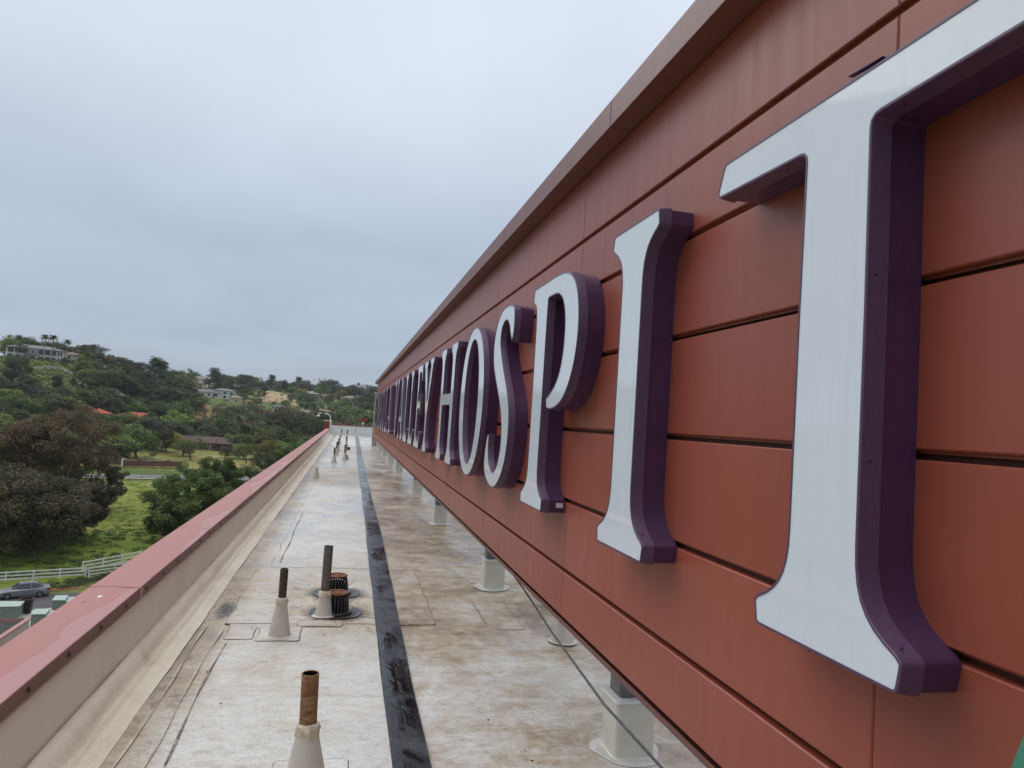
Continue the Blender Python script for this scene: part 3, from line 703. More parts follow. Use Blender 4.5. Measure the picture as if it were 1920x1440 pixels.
for k in range(len(capy) - 1):
    y0, y1 = capy[k] + .003, capy[k + 1] - .003
    n = max(6, int((y1 - y0) / .22)); V = []; F = []
    pr = [(XO, ZT - .10), (XO, ZT), (XO + .004, ZT + .004), (-1.90, ZT + .010), (-1.80, ZT + .006), (XI - .004, ZT + .002), (XI, ZT - .003)]
    for i in range(n + 1):
        y = y0 + (y1 - y0) * i / n
        for q, (px, pz) in enumerate(pr):
            V.append((px + (.002 * math.sin(y * 2.2) if q > 4 else 0), y, pz + (.003 * math.sin(y * 1.7 + q) if 2 < q < 5 else 0)))
    m_ = len(pr)
    for i in range(n):
        for q in range(m_ - 1): F.append((i * m_ + q, (i + 1) * m_ + q, (i + 1) * m_ + q + 1, i * m_ + q + 1))
    cp = bpart(MB().add(V, F), 'parapet_cap', M_CAP, para)
    mb = MB(); V = []; F = []
    for i in range(n + 1):
        y = y0 + (y1 - y0) * i / n; V += [(XI + .002 * math.sin(y * 2.2), y, ZT - .003), (XI + .002 * math.sin(y * 2.2) + .002, y, ZT - .095), (XI + .010, y, ZT - .102), (XI - .02, y, ZT - .104)]
    for i in range(n):
        for q in range(3): F.append((i * 4 + q, (i + 1) * 4 + q, (i + 1) * 4 + q + 1, i * 4 + q + 1))
    fs = bpart(mb.add(V, F), 'cap_fascia', M_FASC, cp)
    if 0 < k and y0 < 40:
        jm = MB(); V = [(px + (.003 if px > -1.7 else -.003 if px < -2.06 else 0), y0 + e_, pz + .0035) for e_ in (-.05, .05) for px, pz in pr] ; jm.add(V + [(XI + .006, y0 - .05, ZT - .098), (XI + .006, y0 + .05, ZT - .098)], [(q, m_ + q, m_ + q + 1, q + 1) for q in range(m_ - 1)] + [(m_ - 1, 2 * m_ - 1, 2 * m_ + 1, 2 * m_)])
        bpart(jm, 'joint_cover', M_CAP, cp)
    yy = y0 + .18
    while yy < y1 and yy < 17.5:
        if yy > 3.5:
            s = link('screw', scr_me2, cp, (XI + .004, yy - 0, ZT - .052 + 21), (0, R(90), 0))
        yy += .62
# two white droppings on the cap
for (x, y, r, m_) in ((-1.88, 6.62, .022, M_WHITE), (-1.95, 6.45, .015, M_CAP)):
    mb = MB().add([(x + r * .8 * math.cos(q * .7) * (1 + .3 * math.sin(q * 2)), y + r * 1.6 * math.sin(q * .7), ZT + .013) for q in range(9)] + [(x, y, ZT + .018)], [(q, (q + 1) % 9, 9) for q in range(9)])
    bpart(mb, 'splash', m_, para)
# red pier at the far end of the parapet
mb = MB().box(-2.33, -1.74, 74.5, 75.3, ZR - .05, -.92)
bpart(mb, 'pier', M_REDP); bpart(MB().box(-1.738, -1.62, 74.52, 75.25, ZR, -.90), 'pier_flashing', M_BOOT)
bpart(MB().box(-2.38, -1.58, 74.45, 75.4, -.917, -.83), 'pier_cap', M_PARA)
# stone pier beyond the end of the sign wall
sp_ = thing('stone_pier', 'pale stone-clad pier at the far end of the sign wall', 'pier', (2.1, 54, ZR))
mb = MB(); rr_ = random.Random(3); z = 0
while z < 3.75:
    h = rr_.uniform(.16, .30); x = 0
    dx = rr_.uniform(-.03, .02); mb.bbox(-.28 + dx, .6, 0, 1.0 + dx, z, min(z + h, 3.85) - .012, .02); z += h
mb.build('stone_course', M_STONE, sp_); MB().box(-.34, .66, -.05, 1.1, 3.85, 3.98).build('cap', M_CONC, sp_)

# ================================================================== SIGN WALL
DW = 1.85; Y0W, Y1W = -6.0, 52.0
ROWS = [-1.58, -1.19, -.615, -.012, .574, 1.155, 1.605, 2.179]
wall = thing('sign_wall', 'long rust-red metal panel sign wall standing on posts', 'wall', (DW, 0, ZR))
OW = (DW, 0, ZR)
MB().box(DW + .055, DW + .30, Y0W + .02, Y1W - .01, -1.60, 2.16).build('backing', M_JOINT, wall, False, OW)
GAP = .017
mesh_cache = {}
def panel_mesh(L, Hh):
    key = (round(L, 3), round(Hh, 3))
    if key in mesh_cache: return mesh_cache[key]
    b = .006; t = .055
    mb = MB()
    r0 = [(0, 0, 0), (0, L, 0), (0, L, Hh), (0, 0, Hh)]
    V = [(t, p[1], p[2]) for p in r0] + [(b, p[1], p[2]) for p in r0] + [(0, p[1] + (b if p[1] == 0 else -b), p[2] + (b if p[2] == 0 else -b)) for p in r0]
    F = [(8, 11, 10, 9)]
    for L0 in (0, 4):
        for k in range(4): F.append((L0 + k, L0 + 4 + k, L0 + 4 + (k + 1) % 4, L0 + (k + 1) % 4))
    # a retaining lip standing in the joint below the panel
    V += [(.03, 0, -.012), (.03, L, -.012), (.03, L, 0), (.03, 0, 0)]; F.append((12, 15, 14, 13))
    me = bpy.data.meshes.new('panel'); me.from_pydata(V, [], F); me.materials.append(M_PANEL); mesh_cache[key] = me; return me
PL = 3.66
for r_ in range(len(ROWS) - 1):
    z0, z1 = ROWS[r_] + GAP, ROWS[r_ + 1] - GAP
    if r_ == len(ROWS) - 2: z1 = ROWS[-1]
    y = 2.215 + (.0 if r_ in (1, 2, 3, 4, 5) else .0) - 3 * PL
    while y < Y1W:
        a, b2 = max(y, Y0W), min(y + PL, Y1W)
        if b2 - a > .2: link('panel', panel_mesh(b2 - a - .004, z1 - z0), wall, (0, a + .002, z0 - ZR))
        y += PL
# bottom trim lengths and soffit
y = 4.3 - 3 * PL
while y < Y1W:
    a, b2 = max(y, Y0W), min(y + PL, Y1W)
    mb = MB(); V = []
    for yy in (a + .002, b2 - .002):
        V += [(-.002, yy, -1.585), (.004, yy, -1.628), (.012, yy, -1.632), (.33, yy, -1.632), (.33, yy, -1.60)]
    mb.add([(v[0] + DW, v[1], v[2]) for v in V], [(0, 5, 6, 1)[::-1], (1, 6, 7, 2)[::-1], (2, 7, 8, 3)[::-1], (3, 8, 9, 4)[::-1]])
    mb.build('bottom_trim', M_CORN, wall, False, OW); y += PL
# cornice lengths
XC = DW - .175
y = 4.85 - 3 * PL
while y < Y1W + .4:
    a, b2 = max(y, Y0W), min(y + PL, Y1W + .45)
    if b2 - a > .1:
        mb = MB().bbox(XC, DW + .35, a + .002, b2 - .002, 2.184, 2.385, .006)
        mb.build('cornice', M_CORN, wall, False, OW)
    y += PL
MB().box(XC + .02, DW + .34, Y0W, Y1W + .44, 2.19, 2.38).build('cornice_core', M_JOINT, wall, False, OW)
MB().box(DW + .30, DW + .36, Y0W, Y1W, -1.6, 2.18).build('rear_panel', M_CORN, wall, False, OW)
MB().box(DW + .004, DW + .36, Y1W, Y1W + .06, -1.6, 2.18).build('end_panel', M_CORN, wall, False, OW)

# ================================================================== LETTERS
def bez(p0, p1, p2, p3, n=7):
    return [tuple((1 - t) ** 3 * a + 3 * (1 - t) ** 2 * t * b + 3 * (1 - t) * t * t * c + t ** 3 * d for a, b, c, d in zip(p0, p1, p2, p3)) for t in [k / n for k in range(1, n + 1)]]
def area(p): return sum(p[i][0] * p[(i + 1) % len(p)][1] - p[(i + 1) % len(p)][0] * p[i][1] for i in range(len(p))) / 2
def turn(p, i):
    a = Vector((p[i][0] - p[i - 1][0], p[i][1] - p[i - 1][1])); b = Vector((p[(i + 1) % len(p)][0] - p[i][0], p[(i + 1) % len(p)][1] - p[i][1]))
    if a.length < 1e-6 or b.length < 1e-6: return 0
    return abs(math.degrees(a.angle_signed(b)))
def smooth(p, corners, sub=4):
    """Catmull-Rom through the points, sharp at the indices in corners"""
    o = []; n = len(p)
    for i in range(n):
        p1, p2 = p[i], p[(i + 1) % n]; p0 = p1 if i in corners else p[i - 1]; p3 = p2 if (i + 1) % n in corners else p[(i + 2) % n]
        for k in range(sub):
            t = k / sub
            o.append(tuple(.5 * (2 * b + (c - a) * t + (2 * a - 5 * b + 4 * c - d) * t * t + (3 * b - a - 3 * c + d) * t ** 3) for a, b, c, d in zip(p0, p1, p2, p3)))
    return o
def fillet(p, r=.022, ang=32):
    o = []; n = len(p)
    for i in range(n):
        if turn(p, i) < ang: o.append(p[i]); continue
        c = Vector(p[i]); a = Vector(p[i - 1]) - c; b = Vector(p[(i + 1) % n]) - c
        q = min(r, .4 * a.length, .4 * b.length); A_ = c + a.normalized() * q; B_ = c + b.normalized() * q
        for t in (0, .35, .65, 1): v = A_ * (1 - t) ** 2 + c * 2 * t * (1 - t) + B_ * t * t; o.append((v.x, v.y))
    return o
def inset(p, d):
    if area(p) < 0: d = -d
    o = []; n = len(p)
    for i in range(n):
        a = Vector(p[i]) - Vector(p[i - 1]); b = Vector(p[(i + 1) % n]) - Vector(p[i])
        if a.length < 1e-7: a = b
        if b.length < 1e-7: b = a
        a.normalize(); b.normalize(); na_ = Vector((-a.y, a.x)); nb = Vector((-b.y, b.x)); m_ = na_ + nb
        if m_.length < .3: m_ = na_ * 1.0
        m_.normalize(); k = d / max(.5, m_.dot(na_)); o.append((p[i][0] + m_.x * k, p[i][1] + m_.y * k))
    return o
HL = 2.035
def foot(c, w=.19, s=.40, top=False):
    """right-going outline of a flared foot from left stem to right stem (bottom) ; mirrored for the top"""
    q = [(-w, .42)] + bez((-w, .42), (-w, .25), (-w - .05, .19), (-s + .03, .135)) + [(-s, .11), (-s + .02, 0), (s - .02, 0), (s, .11), (s - .03, .135)] + bez((s - .03, .135), (w + .05, .19), (w, .25), (w, .42))
    if top: q = [(x, HL - z) for x, z in q][::-1]
    return [(c + x, z) for x, z in q]
def glyphs():
    G = {}
    G['I'] = ([foot(0, .18, .39) + foot(0, .18, .385, True)], .80)
    t = foot(0, .20, .41) + [(.198, 1.2), (.19, 1.838), (.857, 1.857), (.885, 1.89), (.82, HL), (-.82, HL), (-.885, 1.89), (-.857, 1.857), (-.19, 1.838), (-.198, 1.2)]
    G['T'] = ([t], 1.77)
    P = [(-0.33, 2.035), (0.08, 2.035), (0.43, 2.035), (0.65, 2.02), (0.83, 1.975), (0.97, 1.89), (1.06, 1.77), (1.11, 1.62), (1.12, 1.45), (1.07, 1.25), (0.97, 1.09), (0.82, 0.96), (0.63, 0.89), (0.45, 0.87), (0.32, 0.885), (0.29, 0.98), (0.40, 1.02), (0.53, 1.08), (0.64, 1.17), (0.715, 1.31), (0.74, 1.47), (0.72, 1.64), (0.65, 1.76), (0.56, 1.82), (0.44, 1.85), (0.195, 1.855),
         (0.19, 1.5), (0.19, 0.85), (0.185, 0.40), (0.21, 0.24), (0.30, .16), (0.385, 0.12), (.37, 0), (-.40, 0), (-.41, .11), (-.30, .17), (-0.215, 0.25), (-0.19, 0.42), (-0.19, 0.93), (-0.195, 1.45), (-0.205, 1.72), (-.25, 1.84), (-0.37, 1.89)]
    G['P'] = ([smooth(P, {0, 1, 14, 15, 25, 27, 31, 32, 33, 34, 42})], 1.55)
    S = [(0.19, 2.055), (0.44, 2.0), (0.5, 1.89), (0.5, 1.72), (0.43, 1.6), (0.32, 1.71), (0.24, 1.81), (0.13, 1.87), (-0.01, 1.875), (-0.13, 1.815), (-0.17, 1.69), (-0.10, 1.56), (0.03, 1.41), (0.19, 1.25), (0.34, 1.11), (0.45, 0.97), (0.52, 0.83), (0.54, 0.67), (0.52, 0.5), (0.44, 0.32), (0.29, 0.16), (0.1, 0.05), (-0.07, 0.0), (-0.28, 0.0), (-0.51, 0.06), (-0.67, 0.15), (-0.72, 0.27), (-0.70, 0.41), (-0.65, 0.53), (-0.60, 0.60), (-0.48, 0.60), (-0.50, 0.47), (-0.45, 0.33), (-0.34, 0.23), (-0.17, 0.19), (-0.01, 0.235), (0.11, 0.35), (0.17, 0.48), (0.17, 0.66), (0.10, 0.82), (-0.04, 0.98), (-0.23, 1.15), (-0.39, 1.29), (-0.51, 1.43), (-0.56, 1.57), (-0.55, 1.72), (-0.47, 1.87), (-0.31, 1.99), (-0.08, 2.055)]
    G['S'] = ([smooth(S, {4, 29, 30})], 1.3)
    el = lambda a, b, p, n=56: [(math.copysign(abs(math.cos(w)) ** (2 / p), math.cos(w)) * a, HL / 2 + math.copysign(abs(math.sin(w)) ** (2 / p), math.sin(w)) * b) for w in [2 * math.pi * k / n for k in range(n)]]
    G['O'] = ([el(.98, 1.04, 2.1), el(.56, .85, 2.1)[::-1]], 1.96)
    a, w = .68, .18
    G['H'] = ([foot(-a, w, .37) + [(-a + w, .98), (a - w, .98)] + foot(a, w, .37) + foot(a, w, .37, True) + [(a - w, 1.20), (-a + w, 1.20)] + foot(-a, w, .37, True)], 2.1)
    G['L'] = ([[(-.68, 0), (.62, 0), (.68, .40), (.60, .44), (.44, .20), (.02, .20), (-.12, .30), (-.14, .5), (-.14, 1.62)] + [(-.10, 1.82), (.08, 1.90), (.07, HL), (-.67, HL), (-.68, 1.90), (-.54, 1.84), (-.50, 1.62), (-.50, .42), (-.54, .19), (-.70, .12)]], 1.4)
    G['E'] = ([[(-.68, 0), (.62, 0), (.68, .40), (.60, .44), (.44, .20), (.02, .20), (-.12, .28), (-.14, .45), (-.14, .95), (.30, .95), (.36, .80), (.46, .80), (.46, 1.32), (.36, 1.32), (.30, 1.15), (-.14, 1.15), (-.14, 1.83), (.36, 1.83), (.50, 1.60), (.60, 1.62), (.56, HL), (-.67, HL), (-.68, 1.90), (-.54, 1.84), (-.50, 1.62), (-.50, .42), (-.54, .19), (-.70, .12)]], 1.4)
    G['A'] = ([[(-1.02, 0), (-.42, 0), (-.42, .10), (-.58, .16), (-.46, .55), (.28, .55), (.42, .16), (.26, .10), (.26, 0), (1.06, 0), (1.06, .10), (.88, .17), (.20, HL), (-.14, HL), (-.82, .17), (-1.02, .10)],
               [(-.40, .74), (-.09, 1.66), (.22, .74)]], 2.1)
    v = [(-1.02, HL), (-.30, HL), (-.30, 1.93), (-.46, 1.87), (.02, .55), (.48, 1.87), (.30, 1.93), (.30, HL), (.98, HL), (.98, 1.93), (.80, 1.86), (.14, 0), (-.18, 0), (-.86, 1.86), (-1.02, 1.93)]
    G['V'] = ([v], 2.0)
    G['Y'] = ([foot(0, .19, .40)[:-1] + [(.19, .42), (.19, .80), (.78, 1.86), (.95, 1.93), (.95, HL), (.26, HL), (.26, 1.93), (.42, 1.87), (.06, 1.12), (-.34, 1.87), (-.18, 1.93), (-.18, HL), (-.95, HL), (-.95, 1.93), (-.78, 1.86), (-.19, .80)]], 1.9)
    u = [(-.80, .75)] + bez((-.80, .75), (-.80, .2), (-.5, -.02), (0, -.02), 8) + bez((0, -.02), (.48, -.02), (.72, .2), (.72, .75), 8)
    u += [(.72, 1.80), (.90, 1.93), (.90, HL), (.30, HL), (.30, 1.93), (.50, 1.80), (.50, .75)] + bez((.50, .75), (.50, .32), (.34, .18), (.03, .18), 8) + bez((.03, .18), (-.30, .18), (-.44, .32), (-.44, .75), 8) + [(-.44, 1.80), (-.26, 1.93), (-.26, HL), (-.98, HL), (-.98, 1.93), (-.80, 1.80)]
    G['U'] = ([u], 1.9)
    c = [(.72, 1.98), (.72, 1.45), (.62, 1.45)] + bez((.62, 1.45), (.55, 1.75), (.35, 1.87), (.12, 1.87), 6) + bez((.12, 1.87), (-.30, 1.87), (-.44, 1.5), (-.44, 1.02), 8) + bez((-.44, 1.02), (-.44, .5), (-.22, .18), (.18, .18), 8) + bez((.18, .18), (.42, .18), (.58, .3), (.66, .55), 5) + [(.76, .52), (.70, .10)] + bez((.70, .10), (.5, .02), (.3, -.02), (.1, -.02), 5) + bez((.1, -.02), (-.5, -.02), (-.86, .4), (-.86, 1.02), 8) + bez((-.86, 1.02), (-.86, 1.62), (-.48, 2.06), (.12, 2.06), 8) + bez((.12, 2.06), (.35, 2.06), (.5, 2.02), (.72, 1.98), 4)[:-1]
    G['C'] = ([c], 1.7)
    G['M'] = ([[(-1.2, 0), (-.62, 0), (-.62, .10), (-.80, .18), (-.74, 1.4), (-.12, .05), (.06, .05), (.66, 1.42), (.64, .18), (.48, .10), (.48, 0), (1.22, 0), (1.22, .10), (1.04, .18), (.98, 1.87), (1.14, 1.93), (1.14, HL), (.62, HL), (.02, .72), (-.56, HL), (-1.1, HL), (-1.1, 1.93), (-.92, 1.87), (-1.0, .18), (-1.2, .10)]], 2.4)
    return G
GL = glyphs()
DEP, BAND = .212, .138
ZB = -.735
lscrew = MB().lathe([(.0001, .004), (.004, .003), (.0055, 0)], 8)
lscrew_me = bpy.data.meshes.new('screw'); lscrew_me.from_pydata(lscrew.v, [], lscrew.f); lscrew_me.materials.append(M_SCREW)
glyph_mesh = {}
def glyph_meshes(ch):
    if ch in glyph_mesh: return glyph_mesh[ch]
    loops = []
    for k, lp in enumerate(GL[ch][0]):
        q = []
        for p in lp:
            if not q or math.hypot(p[0] - q[-1][0], p[1] - q[-1][1]) > 1e-4: q.append(p)
        if (area(q) < 0) == (k == 0): q = q[::-1]
        loops.append(fillet(q, .03))
    P3 = lambda x, z, d: (-d, -x, z)
    ret, band, face = MB(), MB(), MB()
    isets = []
    for k, lp in enumerate(loops):
        sgn = 1 if k == 0 else 1
        ins = inset(lp, .013 if k == 0 else -.013) if False else None
        # material lies left of every loop here (outer ccw, holes cw)
        def off(d):
            o = []; n = len(lp)
            for i in range(n):
                a = Vector(lp[i]) - Vector(lp[i - 1]); b = Vector(lp[(i + 1) % n]) - Vector(lp[i])
                a.normalize(); b.normalize(); A_ = Vector((-a.y, a.x)); B_ = Vector((-b.y, b.x)); m_ = A_ + B_
                m_ = A_ if m_.length < .3 else m_.normalized(); kk = d / max(.55, m_.dot(A_)); o.append((lp[i][0] + m_.x * kk, lp[i][1] + m_.y * kk))
            return o
        b_in, f_in = off(.010), off(.021); n = len(lp); isets.append(f_in)
        ring = lambda P, d0, Q, d1, mb: mb.add([P3(p[0], p[1], d0) for p in P] + [P3(p[0], p[1], d1) for p in Q], [(i, (i + 1) % n, n + (i + 1) % n, n + i) for i in range(n)])
        ring(b_in, 0, b_in, BAND + .01, ret)
        ring(b_in, BAND, lp, BAND, band); ring(lp, BAND, lp, BAND + .004, band); ring(lp, BAND + .004, off(.010), DEP - .003, band); ring(off(.010), DEP - .003, off(.013), DEP, band); ring(off(.013), DEP, f_in, DEP, band); ring(f_in, DEP, f_in, DEP - .006, band)
    flat = [p for l in isets for p in l]
    tri = tessellate_polygon([[Vector((p[0], p[1], 0)) for p in l] for l in isets])
    F = []
    for t in tri:
        a, b, c = (Vector(flat[i]) for i in t); F.append(tuple(t) if (b - a).cross(c - a) > 0 else tuple(t)[::-1])
    face.add([P3(p[0], p[1], DEP - .003) for p in flat], F)
    ms = []
    for mb, m_, nm in ((ret, M_PURP, 'return'), (band, M_PURP2, 'retainer'), (face, M_ACR, 'face')):
        me = bpy.data.meshes.new(nm); me.from_pydata(mb.v, [], mb.f); me.materials.append(m_)
        if nm != 'face':
            me.polygons.foreach_set('use_smooth', np.ones(len(me.polygons), bool)); me.set_sharp_from_angle(angle=R(28))
        ms.append((nm, me))
    sp = []
    for lp in loops[:2]:
        acc = .2
        for i in range(len(lp)):
            a = Vector(lp[i]); b = Vector(lp[(i + 1) % len(lp)]); L = (b - a).length
            while acc < L:
                t = (b - a).normalized(); q = a + t * acc; sp.append((q.x, q.y, t.y, -t.x)); acc += .62
            acc -= L
    glyph_mesh[ch] = (ms, sp); return glyph_mesh[ch]
WORD = [('T', 2.25, 'largest white letter T with purple sides, nearest the camera'),
        ('I', 4.16, 'white letter I with purple sides between the T and the P'),
        ('P', 6.31, 'white letter P with purple sides and an open bowl'),
        ('S', 7.95, 'white letter S with purple sides between the O and the P'),
        ('O', 9.98, 'white oval letter O with purple sides between the H and the S'),
        ('H', 12.60, 'white letter H with purple sides right after the Y'),
        ('Y', 15.85, 'white letter Y with purple sides ending the middle word'),
        ('E', 17.75, 'white letter E with purple sides beside the Y'),
        ('L', 19.65, 'white letter L with purple sides beside the E, second of the two L letters together'),
        ('L', 21.50, 'white letter L with purple sides after the A, first of the two L letters together'),
        ('A', 23.85, 'white letter A with purple sides between the V and the double L'),
        ('V', 26.25, 'white letter V with purple sides starting the middle word'),
        ('A', 30.9, 'white letter A with purple sides ending the farthest word'),
        ('L', 33.3, 'white letter L with purple sides in the farthest word'),
        ('U', 35.4, 'white letter U with purple sides in the farthest word'),
        ('C', 37.7, 'white letter C with purple sides in the farthest word'),
        ('E', 39.8, 'white letter E with purple sides in the farthest word, nearer one'),
        ('M', 42.5, 'white letter M with purple sides in the farthest word'),
        ('E', 44.9, 'white letter E with purple sides, second letter of the farthest word'),
        ('T', 47.1, 'small distant white letter T starting the farthest word')]
letters = []
for k, (ch, yc, lab) in enumerate(WORD):
    t = thing('sign_letter', lab, 'letter', (DW, yc, ZB), 0, 'letters on the sign wall')
    ms, sp = glyph_meshes(ch)
    for nm, me in ms: link(nm, me, t)
    if k < 6:
        for (x, z, nx_, nz_) in sp:
            o = link('screw', lscrew_me, t, (-(BAND + DEP) / 2 - .01, -x - 0, z))
            o.rotation_euler = Vector((0, -nx_, nz_)).to_track_quat('Z', 'Y').to_euler()
    letters.append(t)
# maker's stickers
MB().box(-.085, -.025, -.398, -.3905, .055, .095).build('sticker', M_STICK, letters[2])
# torn trim lifting off the top of the T
mb = MB(); V = []; F = []
for k in range(9):
    f = k / 8; x = -.05 + .30 * (1 - f) * 1.0; y = -(-.06 - .30 * f) if False else 0
    gx_ = .22 - .17 * f; lift = -.001 + .010 * f ** 1.4
    V += [(-DEP - .003, -gx_, HL + lift), (-DEP + .02, -gx_, HL + lift), (-DEP + .02, -gx_, HL + lift + .0025), (-DEP - .003, -gx_, HL + lift + .0025)]
    if k:
        o_ = 4 * (k - 1)
        for q in range(4): F.append((o_ + q, o_ + (q + 1) % 4, o_ + 4 + (q + 1) % 4, o_ + 4 + q))
tt = mb.add(V, F).build('torn_trim', M_PURP, letters[0]); tag(tt, 'torn strip of purple trim lifting from the top edge')

# ================================================================== THINGS ON THE ROOF
ORD = ['first', 'second', 'third', 'fourth', 'fifth', 'sixth', 'seventh', 'eighth', 'ninth', 'tenth', 'eleventh', 'twelfth', 'thirteenth', 'fourteenth', 'fifteenth', 'sixteenth', 'seventeenth', 'eighteenth', 'nineteenth', 'twentieth',
       'twenty-first', 'twenty-second', 'twenty-third', 'twenty-fourth', 'twenty-fifth', 'twenty-sixth', 'twenty-seventh', 'twenty-eighth', 'twenty-ninth', 'thirtieth']
# support posts of the sign wall
for k, (px, py) in enumerate([(1.99, 4.87), (1.985, 9.9), (1.98, 15.9), (2.05, 22.1), (2.06, 30.4), (2.06, 36.1), (2.06, 42.0), (2.06, 47.7), (2.06, 51.5)]):
    t = thing('support_post', ('nearest' if k == 0 else ORD[k] + ' nearest') + ' support post under the sign wall, cream-wrapped foot', 'post', (px, py, ZR), 0, 'posts under the sign wall')
    w = .30
    MB().bbox(.035, w - .035, .035, w - .035, .012, .70, .02).build('steel_tube', M_GALV, t)
    def rsq(half, r, z, ph):
        P_ = []
        for q in range(4):
            a0 = q * math.pi / 2; cx_, cy_ = (half - r) * (1 if q in (0, 3) else -1), (half - r) * (1 if q in (0, 1) else -1)
            for e_ in range(5):
                a_ = a0 + math.pi / 2 * e_ / 4; wv_ = 1 + .006 * math.sin(3 * a_ + ph); P_.append((w / 2 + (cx_ + r * math.cos(a_)) * wv_, w / 2 + (cy_ + r * math.sin(a_)) * wv_, z))
        return P_
    def loft(levels, zf=None):
        V = []; F = []
        for (hf, r, z) in levels: V += rsq(hf, r, z, z * 9 + k)
        n = 20
        if zf: V = [(v[0], v[1], v[2] + zf(v)) for v in V]
        for i in range(len(levels) - 1):
            for q in range(n): F.append((i * n + q, i * n + (q + 1) % n, (i + 1) * n + (q + 1) % n, (i + 1) * n + q))
        return MB().add(V, F)
    loft([(w / 2 + .016, .045, .010), (w / 2 + .012, .045, .016), (w / 2 + .003, .035, .022), (w / 2, .035, .05), (w / 2, .035, .2), (w / 2 - .004, .035, .36), (w / 2 - .005, .035, .40)]).build('membrane_wrap', M_POSTWRAP, t, True)
    loft([(w / 2, .035, .375), (w / 2 + .010, .035, .388), (w / 2 + .006, .035, .404), (w / 2 - .045, .02, .415)], lambda v: .010 * math.sin(v[0] * 30 + v[1] * 23 + k)).build('mastic_bead', M_WHITE, t, True)
    MB().lathe([(.0001, .0125), (.24, .0125), (.25, .004)], 28, (w / 2, w / 2, 0), lambda a, z: .07 * math.sin(3 * a + k) + .03 * math.sin(5 * a)).build('flange', M_ROOF_ALL, t, True)

def vent(x, y, ztop, rp, rust, label, cone=.36, rb=.105, lean=(0, 0), collar=True):
    t = thing('vent_pipe', label, 'vent pipe', (x, y, ZR), 0, 'vent pipes on the roof')
    t.rotation_euler = (lean[1], lean[0], random.uniform(0, 6))
    t.rotation_mode = 'XYZ'
    ph = random.uniform(0, 6); H = ztop - ZR
    wob = lambda a, z: .03 * math.sin(2 * a + ph + z * 4) * max(0, 1 - z / cone) + .018 * math.sin(5 * a + ph * 2 + z * 11) * (z / cone)
    MB().lathe([(rb + .035, .018), (rb + .02, .022), (rb + .006, .028), (rb, .045), (rb * .82 + rp * .18, cone * .3), (rb * .45 + rp * .55, cone * .65), (rp + .010, cone * .93), (rp + .005, cone + .01)], 28, (0, 0, 0), wob).build('boot', M_BOOT, t, True)
    if collar:
        MB().lathe([(rp + .006, cone - .055), (rp + .018, cone - .05), (rp + .021, cone - .02), (rp + .014, cone + .012), (rp + .001, cone + .024)], 28, (0, 0, 0), lambda a, z: .08 * math.sin(3 * a + z * 70 + ph) + .06 * math.sin(7 * a + z * 40) + .03 * math.sin(11 * a + ph)).build('mastic_collar', M_MASTIC, t, True)
    if H > cone + .05:
        MB().lathe([(rp, cone - .06), (rp, cone + (H - cone) * .5), (rp, H), (rp - .006, H), (rp - .007, H - .12), (.0005, H - .125)], 28).build('pipe', rust, t, True)
        MB().lathe([(rp - .0075, H - .004), (rp - .008, H - .11), (.0005, H - .115)], 20).build('pipe_bore', M_BLACK, t, True)
    return t
vent(-.085, 4.62, -1.585, .052, M_RUST, 'nearest vent pipe, thick and rusty orange, on a pale cone boot', .40, .13, (.03, 0))
vent(-.515, 7.75, -1.613, .040, M_RUSTD, 'slim dark rusty vent pipe on a tall cone boot left of the drains', .38, .105, (.035, 0))
vent(-.105, 8.49, -1.51, .050, M_RUSTG, 'tall grey vent pipe standing in front of the two roof drains', .27, .095, (.03, 0))
vent(-.94, 26.2, -1.93, .03, M_RUSTD, 'short capped cone boot without a pipe near the parapet', .34, .11, (0, 0))
vent(-.5, 34.1, -1.60, .042, M_RUSTD, 'dark vent pipe leading the left row in the distance', .38, .13)
vent(-.485, 40.1, -1.58, .042, M_RUSTD, 'dark vent pipe second in the left far row', .36, .12)
vent(-.46, 44.7, -1.55, .042, M_RUSTD, 'dark vent pipe third in the left far row', .36, .12)
vent(-.48, 53.6, -1.57, .042, M_RUST, 'rusty vent pipe fourth in the left far row', .36, .12)
vent(-.03, 36.5, -1.55, .055, M_RUST, 'thick rusty vent pipe leading the right row in the distance', .34, .13)
vent(-.01, 50.8, -1.58, .055, M_RUST, 'thick rusty vent pipe second in the right far row', .34, .13)
vent(-.52, 70.5, -1.52, .055, M_RUSTD, 'dark vent pipe last in the left far row', .36, .12)
vent(.0, 69.0, -1.52, .055, M_RUSTD, 'dark vent pipe last in the right far row', .36, .12)
vent(.80, 75.5, -1.35, .022, M_RUSTD, 'thin dark pipe by the far parapet beyond the black tape', .36, .10)
vent(2.42, 7.55, -2.0, .03, M_RUSTD, 'small cone boot in the shade beneath the sign wall', .28, .12)

